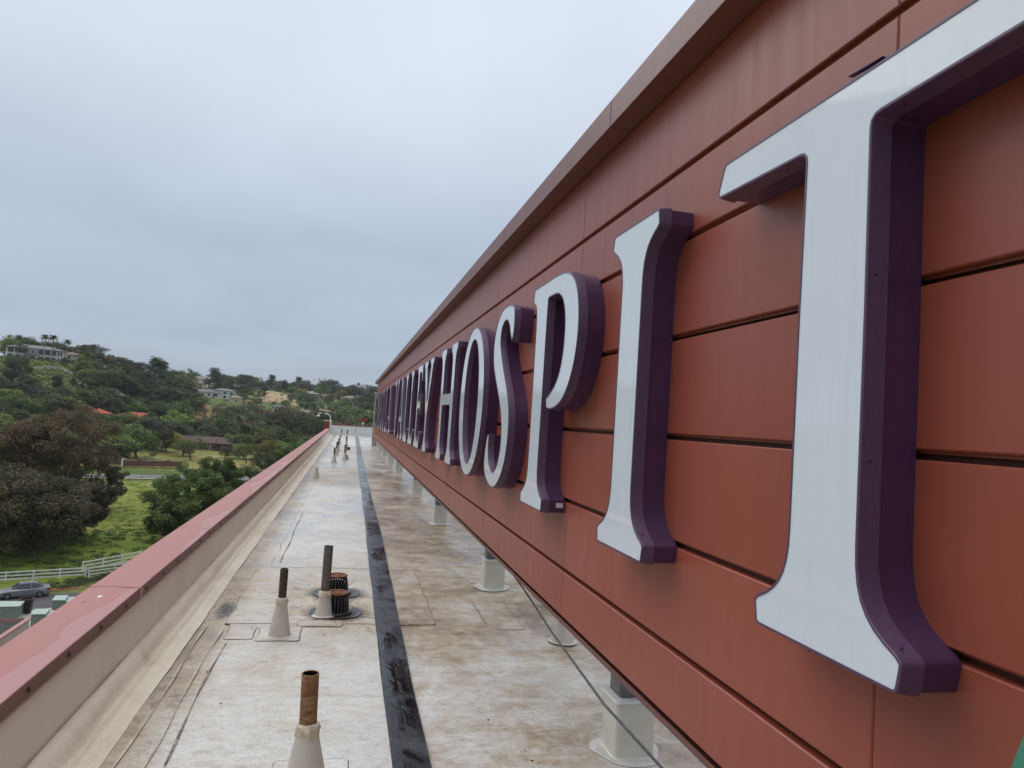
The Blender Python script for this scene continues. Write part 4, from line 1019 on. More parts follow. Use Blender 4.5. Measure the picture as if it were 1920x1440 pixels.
# roof drains with ribbed dome strainers
def drain(x, y, s, label):
    t = thing('roof_drain', label, 'roof drain', (x, y, ZR), 0, 'roof drains')
    MB().lathe([(.0001, .006), (.155 * s, .010), (.185 * s, .022), (.20 * s, .024)], 32).build('sump_ring', pm('wet_sump', (.012, .012, .013), (.03, .03, .03), 12, .06, .35), t, True)
    mb = MB(); n = 22
    for k in range(n):
        a = 2 * math.pi * k / n; c_, s_ = math.cos(a), math.sin(a); tx, ty = -s_, c_
        V = []
        for (r, z) in ((.092 * s, .0), (.090 * s, .06), (.084 * s, .13), (.076 * s, .165), (.055 * s, .175)):
            for d, e_ in ((-.0075, 0), (-.005, .010), (.005, .010), (.0075, 0)): V.append(((r + e_) * c_ + tx * d * s, (r + e_) * s_ + ty * d * s, z * s * .82 + .02))
        F = []
        for i in range(4):
            for q in range(3): F.append((4 * i + q, 4 * i + q + 1, 4 * i + q + 5, 4 * i + q + 4))
        mb.add(V, F)
    mb.build('strainer', M_IRON, t)
    MB().lathe([(.080 * s, .150 * s + .012), (.087 * s, .160 * s + .012), (.080 * s, .167 * s + .012), (.066 * s, .166 * s + .012), (.060 * s, .152 * s + .012), (.034 * s, .150 * s + .012), (.030 * s, .164 * s + .012), (.014 * s, .168 * s + .012), (.0001, .166 * s + .012)], 28).build('strainer_top', M_IRONR, t, True)
    MB().lathe([(.080 * s, .02), (.076 * s, .14), (.06 * s, .17)], 20).build('strainer_core', M_BLACK, t, True)
    MB().lathe([(.125 * s, .03), (.118 * s, .045), (.09 * s, .045), (.088 * s, .02)], 28).build('clamp_ring', M_IRON, t, True)
drain(.03, 8.62, 1.45, 'nearer of two black ribbed dome drains beside the grey vent pipe')
drain(.02, 9.53, 1.45, 'farther of two black ribbed dome drains beside the grey vent pipe')
drain(.02, 37.6, 1.1, 'distant black drain behind the thick rusty vent pipe')
drain(.15, 47.0, 1.0, 'farthest black drain on the white roof strip')

# gooseneck lamp on the red pier
gl = thing('gooseneck_lamp', 'white gooseneck lamp arching over the parapet from the red pier', 'lamp', (-1.72, 74.3, ZR))
pts = [(0, 0, 0), (0, 0, 1.55), (-.02, 0, 1.75), (-.10, 0, 1.92), (-.22, 0, 2.05), (-.40, 0, 2.12), (-1.05, 0, 2.14), (-1.13, 0, 2.11), (-1.19, 0, 2.02)]
MB().tube(pts, .055, 10).build('arm', M_WHITE, gl, True)
MB().lathe([(.03, .02), (.06, -.02), (.10, -.08), (.17, -.15), (.175, -.19), (.10, -.17), (.0001, -.16)], 18, (-1.20, 0, 2.0)).build('lamp_shade', M_WHITE, gl, True)
MB().box(-.09, .09, -.02, .05, .35, .6).build('bracket', M_WHITE, gl)
# red twin-headed pipe fitting at the far parapet, not a lamp
rf = thing('red_pipe_fitting', 'small red twin-headed fitting on a pale stand at the far parapet', 'fitting', (1.52, 76.9, -1.19))
MB().tube([(0, 0, 0), (0, 0, .42)], .04, 8).build('stand', M_WHITE, rf, True); MB().lathe([(.0001, .36), (.09, .32), (.11, .24), (.09, .18), (.0001, .16)], 12).build('stand_knob', M_WHITE, rf, True)
MB().lathe([(.03, .40), (.10, .44), (.36, .66), (.38, .72), (.0001, .72)], 16).build('head', M_REDM, rf, True)

# steel cable under the wall
cb_ = thing('wire_rope', 'taut grey steel wire rope passing in front of the nearest post', 'cable', (1.75, 3.6, -1.75))
cpts = [(1.80, -1.5, -1.72), (1.775, 1.5, -1.74), (1.745, 3.6, -1.75), (1.735, 4.47, -1.75), (1.83, 6.0, -1.75), (1.95, 7.47, -1.745), (2.15, 11, -1.70), (2.3, 14, -1.65)]
core = []
for a, b in zip(cpts[:-1], cpts[1:]):
    for k in range(40): core.append(Vector(a).lerp(Vector(b), k / 40))
mb = MB(); L = 0
for s in range(4):
    P_ = []; L = 0
    for i, c_ in enumerate(core):
        if i: L += (c_ - core[i - 1]).length
        w = L * 120 + s * math.pi / 2; P_.append(c_ + Vector((math.cos(w) * .0048, 0, math.sin(w) * .0048)))
    mb.tube(P_, .0062, 5, False)
mb.build('strand', M_WIRE, cb_, True, (1.75, 3.6, -1.75))

# green fibreglass ladder leaning on the wall at the right edge of the frame
ld = thing('ladder', 'green fibreglass ladder rail leaning on the wall, bottom right corner', 'ladder', (.56, 1.02, ZR))
dirv = Vector((.425, 0, .905)).normalized(); pv = Vector((dirv.z, 0, -dirv.x))
foot0 = Vector((.527, 0, ZR))
def lad_rail(y0, y1):
    mb = MB(); base = foot0 - Vector((.56, 1.02, ZR)) + Vector((0, 1.02, 0)) - Vector((0, 0, 0)); V = []
    for L in (0, 3.02):
        c = foot0 + dirv * L
        for a, y in ((0, y0), (.085, y0), (.085, y1), (0, y1)): q = c + pv * a; V.append((q.x - .56, y - 1.02, q.z - ZR))
    return mb.add(V, [(0, 1, 2, 3), (7, 6, 5, 4), (0, 4, 5, 1), (1, 5, 6, 2), (2, 6, 7, 3), (3, 7, 4, 0)])
lad_rail(1.17, 1.20).build('rail', M_GREENFG, ld); lad_rail(.78, .81).build('rail', M_GREENFG, ld)
for k in range(9):
    c = foot0 + dirv * (.25 + .305 * k) + pv * .042
    MB().tube([(c.x - .56, .81 - 1.02, c.z - ZR), (c.x - .56, 1.17 - 1.02, c.z - ZR)], .017, 8).build('rung', M_RIM, ld, True)

# ================================================================== BELOW: FENCE, CAR, UTILITY BOXES
def rail_fence(name, pts, label, hgt=1.15, rails=3, pw=.12, gap=2.45, group='white rail fences', top=None):
    p0 = pts[0]; t = thing(name, label, 'fence', (p0[0], p0[1], gz(*p0)), 0, group); o = Vector(t.location)
    for a, b in zip(pts[:-1], pts[1:]):
        a, b = Vector(a), Vector(b); n = max(1, round((b - a).length / gap)); d = (b - a).normalized(); q = Vector((-d.y, d.x))
        ps = [a.lerp(b, k / n) for k in range(n + 1)]
        for p in ps:
            z = gz(p.x, p.y)
            MB().box(p.x - o.x - pw / 2, p.x - o.x + pw / 2, p.y - o.y - pw / 2, p.y - o.y + pw / 2, z - o.z - .1, z - o.z + hgt + .06).build('post', M_WFENCE, t)
        for i in range(n):
            z0, z1 = gz(ps[i].x, ps[i].y), gz(ps[i + 1].x, ps[i + 1].y)
            for r_ in range(rails):
                h = hgt * (.30 + .66 * r_ / max(1, rails - 1)); w = .022; V = []
                for p, z in ((ps[i] + d * .05, z0), (ps[i + 1] - d * .05, z1)):
                    for s, e_ in ((-w, 0), (w, 0), (w, .14), (-w, .14)): V.append((p.x + q.x * s - o.x, p.y + q.y * s - o.y, z + h - .07 + e_ - o.z))
                MB().add(V, [(0, 1, 5, 4), (1, 2, 6, 5), (2, 3, 7, 6), (3, 0, 4, 7), (3, 2, 1, 0), (4, 5, 6, 7)]).build('rail', M_WFENCE, t)
    return t
FA, FB = on_z(0, 1092, -20.6), on_z(152, 1083, -20.6)
fd = Vector((FB[0] - FA[0], FB[1] - FA[1])).normalized()
fa = Vector(FA[:2]) - fd * 14.5; fb = Vector(FB[:2]) + fd * .4
rail_fence('rail_fence', [tuple(fa), tuple(fb)], 'white three-rail fence behind the silver car', 1.12)
FC = on_z(260, 1070, -20.5)
rail_fence('rail_fence', [tuple(fb + Vector((.35, .0))), (FC[0], FC[1])], 'white three-rail fence continuing right towards the parapet', 1.12)
FD, FE = on_z(154, 1072, -20.4), on_z(262, 1052, -20.4)
rail_fence('rail_fence', [(FD[0], FD[1]), (FE[0], FE[1])], 'white fence running behind and above the nearer fence', 1.3)

def make_car(label, loc, heading, paint, s=1.0, pickup=False, group=None):
    t = thing('parked_car' if not pickup else 'pickup_truck', label, 'car' if not pickup else 'pickup', loc, heading, group); t.scale = (s, s, s)
    # x forward, stations: (x, half width, z bottom, z shoulder, z deck)
    st = [(2.28, .62, .30, .52, .60), (2.18, .78, .22, .60, .70), (1.75, .86, .20, .68, .80), (1.0, .88, .18, .78, .90), (.2, .89, .18, .84, .94), (-.8, .89, .18, .88, .97), (-1.6, .88, .20, .88, 1.0), (-2.15, .80, .26, .82, .99), (-2.30, .66, .36, .72, .90)]
    if pickup: st = [(2.6, .75, .4, .7, .85), (2.5, .9, .32, .8, 1.0), (1.3, .95, .3, .95, 1.08), (.3, .95, .3, 1.0, 1.12), (-.6, .95, .3, 1.0, 1.12), (-1.0, .95, .3, 1.0, 1.12), (-2.5, .95, .32, 1.0, 1.12), (-2.6, .9, .4, .95, 1.05)]
    V = []; F = []; m_ = 10
    for (x, w, zb, zs, zd) in st:
        for (yy, zz) in ((0, zb), (-w * .9, zb), (-w, zb + .16), (-w, zs), (-w * .90, zd - .02), (0, zd + .02), (w * .90, zd - .02), (w, zs), (w, zb + .16), (w * .9, zb)): V.append((x, yy, zz))
    for i in range(len(st) - 1):
        for q in range(m_): F.append((i * m_ + q, i * m_ + (q + 1) % m_, (i + 1) * m_ + (q + 1) % m_, (i + 1) * m_ + q)[::-1])
    F.append(tuple(range(m_))[::-1][::-1]); F.append(tuple((len(st) - 1) * m_ + q for q in range(m_))[::-1])
    MB().add(V, F).build('body', paint, t, True)
    # greenhouse: base outline and roof outline
    if not pickup: base = [(1.05, .78, .88), (-1.75, .76, .97)]; top = [(.28, .58, 1.42), (-.55, .60, 1.46), (-1.05, .58, 1.42)]
    else: base = [(1.0, .85, 1.08), (-.75, .85, 1.10)]; top = [(.35, .68, 1.72), (-.2, .68, 1.75), (-.62, .68, 1.72)]
    bx0, bx1 = base[0][0], base[1][0]; wb = base[0][1]
    tx = [p[0] for p in top]
    prof_b = [(bx0, wb * .86, base[0][2]), (tx[0] + .1, wb + .05, base[0][2] + .03), (tx[1], wb + .07, base[0][2] + .07), (tx[2] - .1, wb + .06, base[1][2] - .01), (bx1, wb * .86, base[1][2])]
    prof_t = [(tx[0] + .16, top[0][1] * .9, top[0][2] - .06), (tx[0], top[0][1], top[0][2]), (tx[1], top[1][1], top[1][2]), (tx[2], top[2][1], top[2][2]), (tx[2] - .16, top[2][1] * .9, top[2][2] - .06)]
    V = []; F = []
    for (b_, t_) in zip(prof_b, prof_t): V += [(b_[0], -b_[1], b_[2]), (t_[0], -t_[1], t_[2]), (t_[0], t_[1], t_[2]), (b_[0], b_[1], b_[2])]
    for i in range(4): F.append((4 * i + 1, 4 * i + 5, 4 * i + 6, 4 * i + 2)[::-1])
    rf_ = MB().add(V, F); rf_.build('car_roof', paint, t, True)
    mbw = MB().add(V, [(0, 4, 5, 1)[::-1]] + [(4 * i, 4 * i + 4, 4 * i + 5, 4 * i + 1)[::-1] for i in (1, 2, 3)] + [(4 * i + 3, 4 * i + 2, 4 * i + 6, 4 * i + 7)[::-1] for i in range(4)])
    mbw.build('side_window', M_GLASS, t)
    MB().add(V, [(0, 1, 2, 3)]).build('windscreen', M_GLASS, t); MB().add(V, [(16, 19, 18, 17)]).build('rear_window', M_GLASS, t)
    for sd_ in (-1, 1):
        # pillars
        for i in ((0, 1), (2, 2), (3, 4)):
            b_, t_ = prof_b[i[1] if i[0] else 0], prof_t[i[1] if i[0] else 0]
            if i == (0, 1): b_, t_ = prof_b[0], prof_t[0]
            MB().tube([(b_[0], sd_ * (b_[1] + .005), b_[2]), (t_[0], sd_ * (t_[1] + .005), t_[2])], .035, 6).build('pillar', paint, t)
        for x in ((1.40, -1.36) if not pickup else (1.7, -1.6)):
            rw = .33 if not pickup else .40
            wv = MB(); 
            prof = [(.0001, .02), (rw * .62, .03), (rw * .66, .05)]
            def rot(mb_): return MB().add([(x + p[0], sd_ * (.71 + (.16 if not pickup else .2) + p[2] - .02), p[1] + rw) for p in mb_.v], mb_.f)
            rot(MB().lathe([(rw * .60, .045), (rw * .70, .05), (rw * .95, .045), (rw, .0), (rw, -.18), (rw * .5, -.18)], 20)).build('tyre', M_TYRE, t, True)
            rot(MB().lathe([(.0001, .045), (rw * .2, .05), (rw * .55, .03), (rw * .66, .046)], 20)).build('rim', M_RIM, t, True)
        xe = st[-1][0]
        MB().bbox(xe - .02, xe + .34, sd_ * .72 - .12, sd_ * .72 + .12, .68, .88, .04).build('tail_light', M_TAIL, t)
        MB().bbox(st[0][0] - .36, st[0][0] - .06, sd_ * .66 - .12, sd_ * .66 + .13, .55, .68, .03).build('headlight', M_RIM, t)
    return t
W1, W2 = on_z(7, 1124, -20.97), on_z(61, 1120, -20.97)
wd_ = Vector((W1[0] - W2[0], W1[1] - W2[1])); cc_ = (Vector(W1[:2]) + Vector(W2[:2])) / 2 + Vector((.1, .85))
make_car('silver four-door sedan parked by the red kerb', (cc_.x, cc_.y, -20.975), math.atan2(wd_.y, wd_.x), M_CARP, 1.0)

def util_box(label, u, v, w, dp, h, rz, cat='utility box'):
    p = on_z(u, v, -20.95); t = thing('transformer_box', label, cat, (p[0], p[1], -20.95), rz, 'green utility boxes')
    MB().box(-.1, w + .1, -.1, dp + .1, 0, .12).build('plinth', M_CONC, t)
    MB().bbox(0, w, 0, dp, .12, h, .03).build('cabinet', M_XFMR, t)
    mb = MB().add([(-.05, -.05, h), (w + .05, -.05, h), (w + .05, dp + .05, h + .14), (-.05, dp + .05, h + .14), (-.05, -.05, h - .06), (w + .05, -.05, h - .06), (w + .05, dp + .05, h - .06), (-.05, dp + .05, h - .06)],
                  [(0, 1, 2, 3), (4, 7, 6, 5), (0, 4, 5, 1), (1, 5, 6, 2), (2, 6, 7, 3), (3, 7, 4, 0)])
    mb.build('lid', M_XFMR2, t)
    for k in (0, 1): MB().box(w * (.04 + .48 * k), w * (.48 + .48 * k), -.02, 0, .2, h - .12).build('door', M_XFMR, t)
    MB().box(w * .47, w * .50, -.05, -.02, h * .45, h * .6).build('handle', M_GALV, t)
    return t
util_box('wide weathered green transformer cabinet at the left edge of the frame', -16, 1161, 2.1, 1.3, 1.15, .1)
util_box('green utility box beside the parapet, the one farther from the camera', 96, 1152, 1.0, 1.2, 1.35, .12)
util_box('pale-lidded green utility box half behind the farther one', 114, 1151, 1.4, 1.2, 1.15, .12)
util_box('green utility box nearest the camera, at the corner of the walled yard', 56, 1178, 1.1, 1.2, 1.25, .12)
util_box('low pale-lidded green utility box next to the parapet', 74, 1177, 1.5, 1.2, 1.05, .12)
p = on_z(33, 1152, -20.95); t = thing('waste_bin', 'dark brown open bin beside the wide green cabinet', 'bin', (p[0], p[1], -20.95), .1)
mb = MB(); V = [(x, y, z) for z, e_ in ((0, .1), (1.35, 0)) for x, y in ((e_, e_), (1.0 - e_, e_), (1.0 - e_, .9 - e_), (e_, .9 - e_))]
mb.add(V, [(0, 1, 5, 4), (1, 2, 6, 5), (2, 3, 7, 6), (3, 0, 4, 7), (3, 2, 1, 0)]).build('body', pm('bin_brown', (.035, .02, .018), None, 3, .7), t)
mb = MB().box(-.06, 1.06, -.06, 0, 1.28, 1.40).box(-.06, 1.06, .9, .96, 1.28, 1.40).box(-.06, 0, 0, .9, 1.28, 1.40).box(1.0, 1.06, 0, .9, 1.28, 1.40); mb.build('rim', pm('bin_rim', (.13, .05, .045), None, 3, .7), t)
# walled yard with a pink coping
E0, E1, E2 = on_z(52, 1160, -18.6), on_z(-60, 1233, -18.6), on_z(-90, 1160, -18.6)
yd = thing('yard_wall', 'block-walled yard with pink coping in the lower left corner', 'wall', (E0[0], E0[1], -20.95))
def wallrun(a, b, zt, th=.25):
    a, b = Vector(a[:2]), Vector(b[:2]); d = (b - a).normalized(); q = Vector((-d.y, d.x)) * th / 2
    def pr(z0, z1, g_):
        V = []
        for z in (z0, z1):
            for p_ in (a - d * g_ - q * (1 + g_ * 4), b + d * g_ - q * (1 + g_ * 4), b + d * g_ + q * (1 + g_ * 4), a - d * g_ + q * (1 + g_ * 4)): V.append((p_.x - E0[0], p_.y - E0[1], z + 20.95))
        return MB().add(V, [(0, 1, 5, 4), (1, 2, 6, 5), (2, 3, 7, 6), (3, 0, 4, 7), (4, 5, 6, 7), (3, 2, 1, 0)])
    pr(-20.95, zt - .16, 0).build('wall_face', M_BLDG, yd); pr(zt - .157, zt, .12).build('coping', M_CAP, yd)
wallrun(E0, E1, -18.6); wallrun(E0, E2, -18.62)
q0 = Vector(E0[:2]); 
zl = 7
for k in range(6):
    zz = .3 + .36 * k
    d_ = (Vector(E2[:2]) - q0).normalized(); n_ = Vector((-d_.y, d_.x)); n_ = n_ if n_.y < 0 else -n_
    L = (Vector(E2[:2]) - q0).length; V = []
    for z in (zz, zz + .335):
        for s_, o_ in ((.2, .128), (L, .128), (L, .142), (.2, .142)): pp = d_ * s_ + n_ * o_; V.append((pp.x, pp.y, z))
    MB().add(V, [(0, 1, 5, 4), (1, 2, 6, 5), (2, 3, 7, 6), (3, 0, 4, 7), (4, 5, 6, 7)]).build('block_course', M_CMU, yd)

# brick wall along the road
W0, W1_ = polar(240, 228.0), polar(352, 230.5)
bw = thing('brick_wall', 'low brown brick wall with a white end post along the road', 'wall', (W0[0], W0[1], gz(*W0)))
d_ = Vector((W1_[0] - W0[0], W1_[1] - W0[1])); L = d_.length; bw.rotation_euler = (0, 0, math.atan2(d_.y, d_.x))
MB().box(.3, L, -.12, .12, -.3, 1.65).build('wall_face', M_BRICKW, bw); MB().box(.25, L + .05, -.18, .18, 1.653, 1.80).build('coping', M_CONC, bw)
MB().box(-.15, .25, -.2, .2, -.3, 2.25).build('end_post', M_WHITE, bw); MB().box(.25, .9, -.16, .16, 2.0, 2.25).build('end_cap', M_WHITE, bw)
MB().box(3.6, 4.8, -.32, .32, -.3, 1.95).build('pillar', M_BRICKW, bw); MB().box(L * .72, L * .72 + 1.2, -.32, .32, -.3, 1.95).build('pillar', M_BRICKW, bw)

# ================================================================== HOUSES
M_RT_BROWN = pm('roof_brown', (.085, .055, .048), (.115, .078, .068), 1.2, .85, .2, stretch=(1, 1, 3))
M_RT_RED = pm('roof_red', (.34, .085, .05), (.26, .065, .04), 1.2, .85, .2)
M_RT_GREY = pm('roof_grey', (.15, .15, .155), (.20, .20, .20), 1.2, .85, .2)
M_RT_TAN = pm('roof_tan_tile', (.26, .21, .17), (.20, .165, .14), 1.2, .85, .2)
M_WL_W = pm('house_white', (.62, .61, .57), (.54, .53, .49), .6, .85, .2)
M_WL_C = pm('house_cream', (.52, .45, .34), (.46, .40, .30), .6, .85, .2)
M_WL_P = pm('house_pink', (.36, .25, .20), (.31, .21, .17), .6, .85, .2)
M_WL_B = pm('house_brick', (.17, .085, .07), (.13, .065, .055), 2, .9, .2)
M_WL_T = pm('house_tan', (.34, .29, .23), (.30, .25, .20), .6, .85, .2)
def arch(x0, x1, z0, z1, y, rise=.5, dep=.02, n=6):
    pts = [(x0, z0), (x1, z0), (x1, z1 - rise)] + [(x1 + (x0 - x1) * k / n, z1 - rise + rise * math.sin(math.pi * k / n)) for k in range(1, n)] + [(x0, z1 - rise)]
    return MB().add([(p[0], y, p[1]) for p in pts], [tuple(range(len(pts)))])
def house(label, u, dist, w, dp, h, rh, wallm, roofm, wins=(), rot=0.0, hip=True, ov=.5, chim=(), door=None, dz=0.0, wing=None, archs=False):
    x, y = polar(u, dist); a = az_of(u)
    t = thing('house', label, 'house', (x, y, gz(x, y) + dz), -a + rot, None)
    def mass(x0, x1, y0, y1, hh, rh_, hip_):
        MB().box(x0, x1, y0, y1, -2.0, hh).build('wall', wallm, t)
        X0, X1, Y0_, Y1_ = x0 - ov, x1 + ov, y0 - ov, y1 + ov; ym = (Y0_ + Y1_) / 2; ii_ = min((Y1_ - Y0_) / 2, (X1 - X0) / 2.2) if hip_ else 0
        V = [(X0, Y0_, hh + .02), (X1, Y0_, hh + .02), (X1, Y1_, hh + .02), (X0, Y1_, hh + .02), (X0 + ii_, ym, hh + rh_), (X1 - ii_, ym, hh + rh_), (X0, Y0_, hh - .18), (X1, Y0_, hh - .18), (X1, Y1_, hh - .18), (X0, Y1_, hh - .18)]
        F = [(0, 1, 5, 4), (1, 2, 5), (2, 3, 4, 5), (3, 0, 4), (6, 7, 1, 0), (7, 8, 2, 1), (8, 9, 3, 2), (9, 6, 0, 3), (9, 8, 7, 6)]
        r_ = MB().add(V, F).build('roof', roofm, t)
        return r_
    r_ = mass(-w / 2, w / 2, 0, dp, h, rh, hip)
    if wing: mass(wing[0], wing[1], wing[2], dp * .6, wing[3], wing[4], wing[5])
    for wn in wins:
        (wx, wz, ww, wh), yy = wn[:4], (wn[4] if len(wn) > 4 else 0.0)
        if archs: arch(wx - ww / 2, wx + ww / 2, wz, wz + wh, yy - .04, min(.7, wh * .25)).build('window', M_GLASS, t)
        else:
            o = MB().box(wx - ww / 2 - .1, wx + ww / 2 + .1, yy - .06, yy + .02, wz - .1, wz + wh + .1).build('window', M_WL_W, t)
            MB().box(wx - ww / 2, wx + ww / 2, yy - .09, yy - .065, wz, wz + wh).build('pane', M_GLASS, o)
    if door: MB().box(door - .6, door + .6, -.08, .0, 0, 2.2).build('door', M_RT_BROWN, t)
    for (cx_, cy_, cw, ch_) in chim: MB().bbox(cx_ - cw / 2, cx_ + cw / 2, cy_ - .5, cy_ + .5, h * .3, h + ch_, .05).build('chimney', wallm, t)
    return t
# mansion on the hill
mw = [(-10.9, 3.5, 2.6, 2.6), (-7.6, 3.5, 2.9, 2.7), (-4.2, 3.9, 2.2, 1.6), (-2.6, 3.7, .5, 1.5), (-1.4, 3.7, .9, 1.6), (-.2, 3.7, .5, 1.5), (2.0, 3.4, 2.4, 2.6), (5.1, 3.4, 2.6, 2.8), (8.0, 3.5, 1.8, 2.4), (9.9, 3.5, .9, 2.2), (11.2, 3.5, .9, 2.2),
      (-10.9, .3, 2.6, 2.3), (-7.6, .1, 2.9, 2.4), (-4.4, .1, 2.4, 2.2), (-1.4, .1, 2.6, 2.2), (2.0, .1, 2.4, 2.2), (5.1, .1, 2.6, 2.4), (7.9, .2, 2.0, 2.2), (10.0, .2, .9, 2.1), (11.3, .2, .9, 2.1)]
mw = [(q[0] * .9, q[1] * .9, q[2] * .9, q[3] * .9) for q in mw]
ms_ = house('large cream two-storey mansion with arched windows on the hilltop', 60, 405, 22.6, 12, 5.6, 1.9, M_WL_W, M_RT_GREY, mw, .06, True, .7, (), None, -.6, None, True)
MB().box(-11.3, 11.3, -.12, 0, 2.7, 2.95).build('string_course', M_WL_W, ms_)
for cx_ in (-8.4, -5.3, -2.8, .54, 3.2, 5.9, 8.3): MB().box(cx_ - .22, cx_ + .22, -.14, 0, 0, 5.4).build('pilaster', M_WL_W, ms_)
MB().add([(-4.8, -1.6, 2.75), (1.4, -1.6, 2.75), (1.4, 0, 3.4), (-4.8, 0, 3.4)], [(0, 1, 2, 3)]).build('porch_roof', M_RT_GREY, ms_)
for gx0 in (-3.0, 7.2): MB().add([(gx0 - .8, .3, 5.7), (gx0 + .8, .3, 5.7), (gx0 + .7, .3, 6.6), (gx0, .3, 7.1), (gx0 - .7, .3, 6.6), (gx0 + .6, 3, 6.6), (gx0 - .6, 3, 6.6)], [(0, 1, 2, 3, 4), (2, 5, 6, 4, 3), (1, 5, 2), (0, 4, 6)]).build('dormer', M_WL_W, ms_)
MB().bbox(11.4, 13.0, 1, 4.2, -2, 5.6, .1).build('side_tower', M_WL_C, ms_)
house('smaller white two-storey house right of the mansion', 132, 418, 9, 8, 5.0, 1.6, M_WL_W, M_RT_TAN, [(-2.5, .5, 1.6, 1.8), (0, .4, 2.0, 2.0), (2.8, 3.0, 1.4, 1.4), (-2.4, 3.0, 1.4, 1.4)], .1)
house('pink stucco house half hidden by trees below the ridge', 186, 398, 9, 8, 5.2, 1.2, M_WL_P, M_RT_TAN, [(-2, 1, 1.2, 1.6), (1.5, 1, 1.2, 1.6), (-2, 3.3, 1.2, 1.4), (1.8, 3.3, 1.2, 1.4)], .2)
house('salmon house peeking between the dark hillside trees', 243, 420, 11, 8, 4.8, 1.4, M_WL_P, M_RT_TAN, [(-3, 1, 1.4, 1.6), (1.5, 1, 1.4, 1.6), (3, 3.2, 1.2, 1.2)], -.1)
house('low house with a bright red tile roof, left of the pair', 190, 306, 8.5, 8, 4.6, 1.7, M_WL_C, M_RT_RED, [(-2, 2, 1.4, 1.3), (2, 2, 1.4, 1.3)], .1, dz=1.0)
house('red-roofed cream house with a stout chimney, right of the pair', 256, 306, 14, 9, 4.6, 1.7, M_WL_C, M_RT_RED, [(-5, 2, 1.4, 1.2), (4.2, 2.4, 1.2, 1.0)], -.15, True, .6, ((-2.6, .2, 1.6, 1.3),), dz=.9)
rh_ = house('long low ranch house with a brown shingle roof beyond the lawn', 372, 283, 30, 9, 2.7, 2.1, M_WL_B, M_RT_BROWN, [(-11, 1.0, 1.8, 1.0), (-4.5, .6, 2.4, 1.5), (-.5, .6, 1.2, 1.5), (3, .4, 2.2, 1.8), (6.5, .6, 1.4, 1.4), (11.5, .9, 1.6, 1.0)], 0, False, .8, (), 1.4, wing=(8.2, 15.3, -2.2, 2.7, 2.0, False))
for cx_ in (-7, -3, 1, 5): MB().box(cx_ - .08, cx_ + .08, -.75, -.6, -1, 2.5).build('porch_post', M_WHITE, rh_)
house('white hillside house with a dark roof, left of the pair', 390, 532, 15, 8, 3.2, 2.0, M_WL_W, M_RT_GREY, [(-4, .8, 2, 1.4), (0, .8, 1.6, 1.4), (4, .6, 3, 1.8)], 0, False)
house('white two-storey hillside house, right of the pair', 420, 535, 14, 8, 5.6, 1.6, M_WL_W, M_RT_GREY, [(-4, .6, 2.5, 1.8), (0, .6, 1.6, 1.8), (4, .6, 2, 1.8), (-4, 3.4, 1.8, 1.3), (0, 3.4, 1.8, 1.3), (4, 3.4, 1.8, 1.3)], .1)
house('tan-roofed house high on the slope above the white pair', 417, 640, 15, 9, 4, 3.0, M_WL_T, M_RT_TAN, [(-3, 1, 2, 1.5), (3, 1, 2, 1.5)])
house('white house with a tan roof on the ridge left of the tall pine', 366, 620, 16, 10, 5.5, 2.4, M_WL_W, M_RT_TAN, [(3.5, .8, 1.4, 1.5), (6, .8, 1.2, 1.5), (5, 3.4, 1.4, 1.3)], .1, dz=2)
house('tan cottage with a pointed front below the dark trees', 445, 498, 6, 6, 3.2, 2.2, M_WL_C, M_RT_TAN, [(-1, .8, 1.0, 1.2)], .4)
house('long grey skyline house, leftmost on the far ridge', 478, 790, 26, 12, 5, 2.4, M_WL_T, M_RT_GREY, [(-8, 1, 2, 1.6), (-2, 1, 2, 1.6), (5, 1, 2, 1.6)], 0, True, .6)
house('flat white house below the far ridge', 487, 730, 18, 9, 3.4, .8, M_WL_W, M_RT_GREY, [(-5, 1, 2.2, 1.4), (0, 1, 2.2, 1.4), (5, 1, 2.2, 1.4)])
house('grey-roofed skyline house beside the dark pine on the far ridge', 530, 800, 30, 12, 5.5, 2.2, M_WL_T, M_RT_GREY, [(-10, 1, 2, 1.8), (-4, 1, 2, 1.8), (3, 1, 2, 1.8), (9, 1, 2, 1.8)])
house('long beige house on the far slope', 583, 690, 16, 9, 4.6, 1.3, M_WL_T, M_RT_TAN, [(-5, 1, 2, 1.5), (0, 1, 2, 1.5), (5, 1, 2, 1.5)])
house('pale house with a tan roof right of the long beige one', 607, 700, 12, 9, 3.6, 2.0, M_WL_T, M_RT_TAN, [(-3, 1, 1.6, 1.4), (2, 1, 1.6, 1.4)])
house('two-storey stone-coloured house at the top of the pale driveway', 657, 655, 14, 10, 6.5, 2.2, M_WL_T, M_RT_TAN, [(-4, .6, 2, 2.2), (0, .6, 2.2, 2.2), (-4, 3.8, 1.6, 1.5), (1, 3.8, 1.6, 1.5)], .3)
house('very long low house with pale tan roofs in the valley', 560, 462, 22, 10, 3.2, 2.0, M_WL_W, M_RT_TAN, [(-8, .8, 1.8, 1.4), (-4, .8, 1.8, 1.4), (2, .8, 1.8, 1.4), (7, .8, 1.8, 1.4)], .1)
house('low tan-roofed house continuing the long roofs to the right', 596, 470, 14, 10, 2.8, 1.8, M_WL_W, M_RT_TAN, [(-4, .8, 1.8, 1.3), (3, .8, 1.8, 1.3)], -.1)
house('small white-walled shed left of the valley houses', 524, 500, 9, 5, 2.6, .8, M_WL_W, M_RT_GREY, [(0, .6, 1.6, 1.2)])
house('low grey-roofed house beyond the roof end', 667, 405, 13, 8, 2.7, 1.5, M_WL_C, M_RT_GREY, [(-3, .6, 1.8, 1.3), (2.5, .6, 1.8, 1.3)], -.2, dz=2.0)
